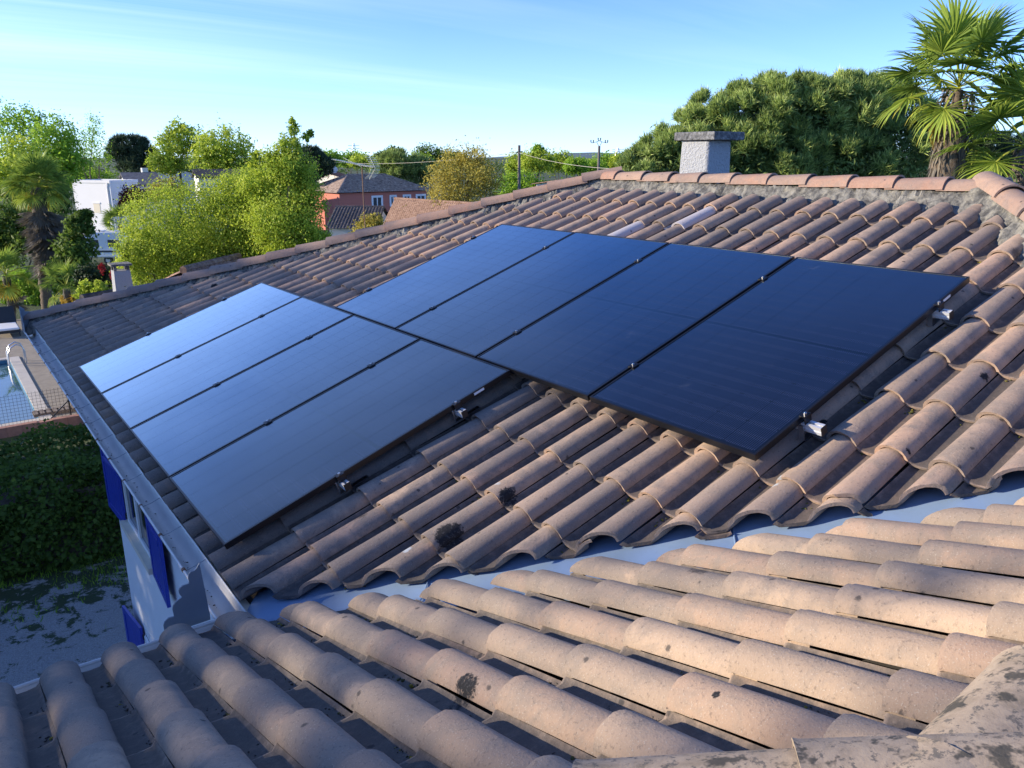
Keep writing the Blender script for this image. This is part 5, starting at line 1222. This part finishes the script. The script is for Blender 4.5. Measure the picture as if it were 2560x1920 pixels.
# brown roofed bungalow and its dark wing
P1 = on_z(987, 497, -1.4); P2 = on_z(1215, 512, -1.4)
bh, bc, bd, bn = house_gable('brown_bungalow', 'low house with a weathered brown tile roof in front of the red house', P1, P2, 5.0, 5.0, -3.25, 'cream_wall', 'roof_brown', 0.0, corner=on_z(957, 563, -3.25))
P1 = on_z(838, 518, -2.15); P2 = on_z(962, 518, -2.15)
dh, dc, dd_, dn = house_gable('dark_roofed_wing', 'cream walled wing with dark shaded tiles left of the brown roof', P1, P2, 4.2, 4.2, -3.6, 'cream_wall', 'roof_dark', 0.0)
fa = max([(dc[0], dc[1], dn), (dc[3], dc[2], -dn)], key=lambda q: (np.array(CAM)[:2] - (q[0][:2] + q[1][:2]) / 2) @ q[2][:2])
b = MB(); A_ = fa[0][:2]; B_ = fa[1][:2]; L_ = np.linalg.norm(B_ - A_); t_ = (B_ - A_) / L_
def ofr(s, dd, z): q = A_ + t_ * s + fa[2][:2] * dd; return (q[0], q[1], z)
b.box((0.35 * L_, 0.004, GZ), (0.85 * L_, 0.03, GZ + 1.6), ofr); b.build('garage_opening', MAT['black_plastic'], dh)
b = MB(); b.tube([ofr(0.5 * L_, 0.03, -3.95), ofr(0.5 * L_, 0.12, -3.95)], 0.16, 12); b.build('wall_lamp', MAT['darkmetal'], dh)
# grey and dark roofs on the left
house_gable('grey_roofed_house', 'house with a plain slate grey roof behind the flat white house', at(300, 434, 90), at(392, 436, 92), 4.5, 4.5, at(300, 462, 90)[2], 'white_wall', 'roof_slate', 0.0, None, 0.25, 'house', False)
g, *_ = house_gable('white_gabled_house', 'house with a wide white gable and black roof under the lime trees', at(428, 416, 104), at(436, 415, 116), 3.6, 3.4, at(380, 436, 104)[2], 'white_wall', 'roof_black', 0.0, None, 0.25, 'house', False)
q = at(362, 432, 100); b = MB(); b.box((q[0] - 0.35, q[1] - 0.35, q[2] - 1), (q[0] + 0.35, q[1] + 0.35, q[2] + 0.6)); b.build('chimney', MAT['white_wall'], g)
house_gable('black_roofed_house', 'house with a black roof and white verge left of the lime shrub', at(482, 426, 82), at(600, 428, 84), 3.4, 3.4, at(480, 444, 82)[2], 'white_wall', 'roof_black', 0.0, None, 0.25, 'house', False)
# flat roofed white house
def flat_house():
    C0 = at(274, 458, 80); zt = C0[2]; r2 = np.array([_rt[0], _rt[1]]); f2 = np.array([math.sin(YAW), math.cos(YAW)])
    back = r2 * 0.36 + f2 * 0.933; left = -r2 * 0.933 + f2 * 0.36
    root = thing('flat_roofed_house', 'white cube house with a flat roof behind the left palm', 'house', (*C0[:2], GZ))
    def fr(a, b_, z): q = C0[:2] + left * a + back * b_; return (q[0], q[1], z)
    b = MB(); b.box((0, 0, GZ - 0.2), (5.2, 3.6, zt), fr); b.build('wall', MAT['white_wall'], root)
    b = MB()
    for lo, hi in (((-0.06, -0.06, zt), (5.26, 0.16, zt + 0.28)), ((-0.06, 3.44, zt), (5.26, 3.66, zt + 0.28)), ((-0.06, 0.16, zt), (0.16, 3.44, zt + 0.28)), ((5.04, 0.16, zt), (5.26, 3.44, zt + 0.28))): b.box(lo, hi, fr)
    b.build('parapet', MAT['white_wall'], root)
    b = MB(); b.box((0.16, 0.16, zt + 0.003), (5.04, 3.44, zt + 0.08), fr); b.build('roof_felt', MAT['roof_slate'], root)
    b = MB(); b.tube([fr(0.35, -0.06, zt - 0.1), fr(0.35, -0.06, GZ)], 0.05, 8); b.build('downpipe', MAT['white_wall'], root)
    b = MB(); b.box((0.25, -0.10, zt - 0.30), (0.50, -0.004, zt - 0.02), fr); b.build('hopper', MAT['white_wall'], root)
    b = MB(); b.box((1.75, -0.025, GZ + 2.35), (2.65, -0.003, GZ + 3.3), fr); w = b.build('window', MAT['cream'], root)
    b = MB(); b.box((1.66, -0.06, GZ + 3.3), (2.74, -0.004, GZ + 3.42), fr); b.build('lintel', MAT['white_wall'], w)
    b = MB(); b.box((-0.025, 1.7, zt - 1.9), (-0.003, 2.1, zt - 1.0), fr); b.build('window', MAT['glass'], root)
flat_house()
# parked caravan
def caravan():
    c = at(278, 590, 60.5); f2 = np.array([math.sin(YAW), math.cos(YAW)]); r2 = _rt[:2]; root = thing('caravan', 'white caravan parked in front of the flat white house', 'caravan', (c[0], c[1], GZ))
    def fr(a, b_, z): q = c[:2] + r2 * a + f2 * b_; return (q[0], q[1], GZ + z)
    prof = [(-1.75, 0.55), (-1.78, 1.4), (-1.6, 2.15), (-1.25, 2.42), (1.1, 2.46), (1.5, 2.2), (1.72, 1.5), (1.7, 0.55)]
    b = MB(); b.prism(prof, lambda a, z: fr(a, -1.05, z), lambda a, z: fr(a, 1.05, z)); o = b.build('body', MAT['white'], root); md = o.modifiers.new('b', 'BEVEL'); md.width = 0.1; md.segments = 3
    for (a0, a1) in ((-1.2, -0.5), (0.2, 1.1)):
        b = MB(); b.box((a0, -1.065, 1.35), (a1, -1.052, 1.9), fr); b.build('window', MAT['glass'], root)
    for a in (-0.9, 0.4):
        b = MB(); b.box((a, -0.35, 2.47), (a + 0.5, 0.15, 2.55), fr); b.build('roof_hatch', MAT['white'], root)
    b = MB(); b.box((-1.76, -1.062, 0.95), (1.7, -1.053, 1.1), fr); b.build('stripe', MAT['glass'], root)
    for a in (0.0,):
        for s in (-1.0, 0.8):
            b = MB(); b.tube([fr(a, s, 0.33), fr(a, s + 0.2, 0.33)], 0.33, 16); w = b.build('wheel', MAT['black_plastic'], root)
            b = MB(); b.tube([fr(a, s - 0.01, 0.33), fr(a, s + 0.02, 0.33)], 0.17, 12); b.build('rim', MAT['steel'], w)
    b = MB(); b.tube([fr(-1.7, 0, 0.5), fr(-2.9, 0, 0.45)], 0.04, 6); b.build('drawbar', MAT['darkmetal'], root)
caravan()
# low outbuildings just beyond the far hip
o1, *_ = house_gable('outbuilding', 'low outbuilding with dark tiles carrying a small white chimney', at(205, 748, 22.5), at(330, 742, 24), 1.8, 1.8, at(205, 748, 22.5)[2] - 0.65, 'cream_wall', 'roof_dark', 0.0, None, 0.22, 'outbuilding')
q = at(311, 745, 22.4); ww = 0.235; zt = at(311, 672, 22.4)[2]
b = MB(); V = []
for z, w in ((q[2] - 0.7, ww * 1.12), (zt, ww * 0.9)): V += [(q[0] - w, q[1] - w, z), (q[0] + w, q[1] - w, z), (q[0] + w, q[1] + w, z), (q[0] - w, q[1] + w, z)]
b.add(V, [(0, 1, 5, 4), (1, 2, 6, 5), (2, 3, 7, 6), (3, 0, 4, 7), (4, 5, 6, 7)]); ch2 = b.build('chimney', MAT['chimney'], o1)
for (sx, sy) in ((-1, -1), (1, -1), (1, 1), (-1, 1)):
    b = MB(); x = q[0] + sx * ww * 0.72; y = q[1] + sy * ww * 0.72; b.box((x - 0.035, y - 0.035, zt - 0.01), (x + 0.035, y + 0.035, zt + 0.14)); b.build('cap_leg', MAT['mortar'], ch2)
b = MB(); b.box((q[0] - ww * 1.15, q[1] - ww * 1.15, zt + 0.135), (q[0] + ww * 1.15, q[1] + ww * 1.15, zt + 0.19)); b.build('cap', MAT['mortar'], ch2)
house_gable('tiled_shed', 'little tiled shed roof peeking over the far hip below the lime shrub', at(458, 678, 21), at(600, 672, 24), 1.7, 1.7, at(458, 678, 21)[2] - 0.75, 'cream_wall', 'roof_brown', 0.0, None, 0.22, 'shed')
house_gable('distant_bungalow', 'distant bungalow with a dark roof left of the pole with insulators', at(1420, 448, 70), at(1470, 446, 76), 3.5, 3.5, at(1420, 462, 70)[2], 'cream_wall', 'roof_brown', 0.0)

# ================================================================== aerial, poles and wires
def aerial():
    d = 21.0; top = at(905, 420, d); root = thing('television_aerial', 'yagi television aerial on a thin mast in front of the red house', 'aerial', (top[0], top[1], GZ))
    b = MB(); b.tube([(top[0], top[1], GZ), tuple(top)], 0.016, 8); b.build('mast', MAT['rust'], root)
    L0 = at(834, 399, d + 0.3); L1 = at(932, 419, d - 0.25); ax = L1 - L0; ax /= np.linalg.norm(ax); MAT['aerial'] = plain('sunlit_painted_aluminium', (0.78, 0.73, 0.55), 0.5, metal=0.0)  # warm sunlight painted into the pale yellow colour
    b = MB(); b.tube([L0, L1], 0.011, 6); b.build('boom', MAT['aerial'], root)
    b = MB(); b.tube([at(858, 394, d), at(905, 418, d)], 0.008, 6); b.build('boom_brace', MAT['aerial'], root)
    side = np.cross(ax, [0, 0, 1.0]); side /= np.linalg.norm(side)
    for k in range(17):
        c = L0 + (L1 - L0) * (k + 0.3) / 17.5; w = 0.10 + 0.005 * k
        b = MB(); b.tube([c - side * w + np.array([0, 0, 0.012]), c + side * w + np.array([0, 0, 0.012])], 0.0075, 5); b.build('element', MAT['aerial'], root)
    for s in (1, -1):
        for k in range(7):
            c = L1 + ax * (0.03 - 0.012 * k * k * 0.35) + np.array([0, 0, s * (0.03 + 0.042 * k)]) * 1.0; c = c + ax * 0.05 * (1 - k / 7)
            b = MB(); b.tube([c - side * 0.2, c + side * 0.2], 0.0075, 5); b.build('reflector_rod', MAT['aerial'], root)
    b = MB(); b.tube([L1 + np.array([0, 0, 0.32]) - ax * 0.13, L1 + ax * 0.08, L1 - np.array([0, 0, 0.32]) - ax * 0.13], 0.009, 5); b.build('reflector_frame', MAT['aerial'], root)
aerial()
MAT['polewood'] = plain('pole_wood', (0.16, 0.14, 0.125), 0.9, var=0.25, scale=14)
MAT['cable'] = plain('pale_cable', (0.42, 0.40, 0.33), 0.6, var=0.05)
t1 = at(1298, 363, 60); p1 = thing('utility_pole', 'plain wooden utility pole between the willow and the ridge', 'pole', (t1[0], t1[1], GZ))
b = MB(); b.tube([(t1[0], t1[1], GZ), tuple(t1)], [0.15, 0.105], 10); b.build('shaft', MAT['polewood'], p1, True)
b = MB(); b.tube([t1 + np.array([-0.25, 0.1, -0.55]), t1 + np.array([0.28, -0.1, -0.45])], 0.03, 6); b.build('bracket', MAT['darkmetal'], p1)
t2 = at(1498, 365, 82); p2 = thing('utility_pole', 'utility pole with three insulators beside the chimney', 'pole', (t2[0], t2[1], GZ))
b = MB(); b.tube([(t2[0], t2[1], GZ), tuple(t2)], [0.17, 0.13], 10); b.build('shaft', MAT['polewood'], p2, True)
rt3 = _rt
b = MB(); zz = np.array([0, 0, 1.0])
b.tube([t2 - zz * 0.1, t2 - rt3 * 0.28 + zz * 0.42, t2 - rt3 * 0.75 + zz * 0.30], 0.03, 6); b.tube([t2 - zz * 0.1, t2 + rt3 * 0.28 + zz * 0.42, t2 + rt3 * 0.75 + zz * 0.30], 0.03, 6); b.tube([t2 - rt3 * 0.28 + zz * 0.42, t2 + zz * 0.52, t2 + rt3 * 0.28 + zz * 0.42], 0.03, 6); b.build('crossarm', MAT['darkmetal'], p2)
for k, (s, z) in enumerate(((-0.75, 0.3), (0.0, 0.52), (0.75, 0.3))):
    c = t2 + rt3 * s + zz * z
    for e in (-0.13, 0.13):
        b = MB(); b.tube([c + rt3 * e * 0.3, c + rt3 * e + zz * 0.10, c + rt3 * e + zz * 0.30], [0.03, 0.05, 0.06], 8); b.build('insulator', MAT['darkmetal'], p2)
def wire(name, label, A, B, sag, r, mat='cable', parent=None):
    A = np.asarray(A, float); B = np.asarray(B, float); b = MB(); n = 14
    b.tube([A + (B - A) * i / n - np.array([0, 0, sag * 4 * (i / n) * (1 - i / n)]) for i in range(n + 1)], r, 5)
    o = b.build(name, MAT[mat]); return tag(o, label, 'cable')
wire('overhead_cable', 'pale overhead cable from the plain pole towards the big pine', t1 + np.array([0, 0, -0.55]), at(1640, 424, 40), 0.35, 0.014)
wire('overhead_cable', 'overhead cable from the plain pole to the aerial side of the willow', t1 + np.array([0, 0, -0.5]), at(820, 404, 95), 0.5, 0.016)
wire('overhead_wire', 'thin wire rising from the plain pole to the upper left', t1 + np.array([0, 0, -0.4]), at(1240, 400, 48), 0.2, 0.012, 'darkmetal')
def pylon(label, px, py0, py1, d):
    top = at(px, py0, d); zb = GZ; root = thing('lattice_pylon', label, 'pylon', (top[0], top[1], GZ), 'distant lattice pylons'); b = MB(); h = top[2] - zb
    k = d / 500.0
    for s in (-1, 1):
        b.tube([np.array([top[0], top[1], zb]) + _rt * s * 3.2 * k, top + _rt * s * 0.4 * k], 0.16 * k, 4)
    for f in np.linspace(0.1, 0.95, 9):
        w = 3.2 * (1 - f) + 0.4 * f; c = np.array([top[0], top[1], zb + h * f]); c2 = np.array([top[0], top[1], zb + h * min(1, f + 0.1)]); b.tube([c - _rt * w * k, c2 + _rt * w * 0.9 * k], 0.10 * k, 4); b.tube([c + _rt * w * k, c2 - _rt * w * 0.9 * k], 0.10 * k, 4)
    b.build('lattice', MAT['steel'], root)
    for f in (0.78, 0.9):
        b = MB(); c = np.array([top[0], top[1], zb + h * f]); b.tube([c - _rt * 3.6 * k, c + _rt * 3.6 * k], 0.12 * k, 4); b.build('crossarm', MAT['steel'], root)
pylon('far lattice pylon above the skyline between maple and aerial', 884, 358, 390, 620)
pylon('far lattice pylon right of the pole with insulators', 1545, 370, 395, 760)
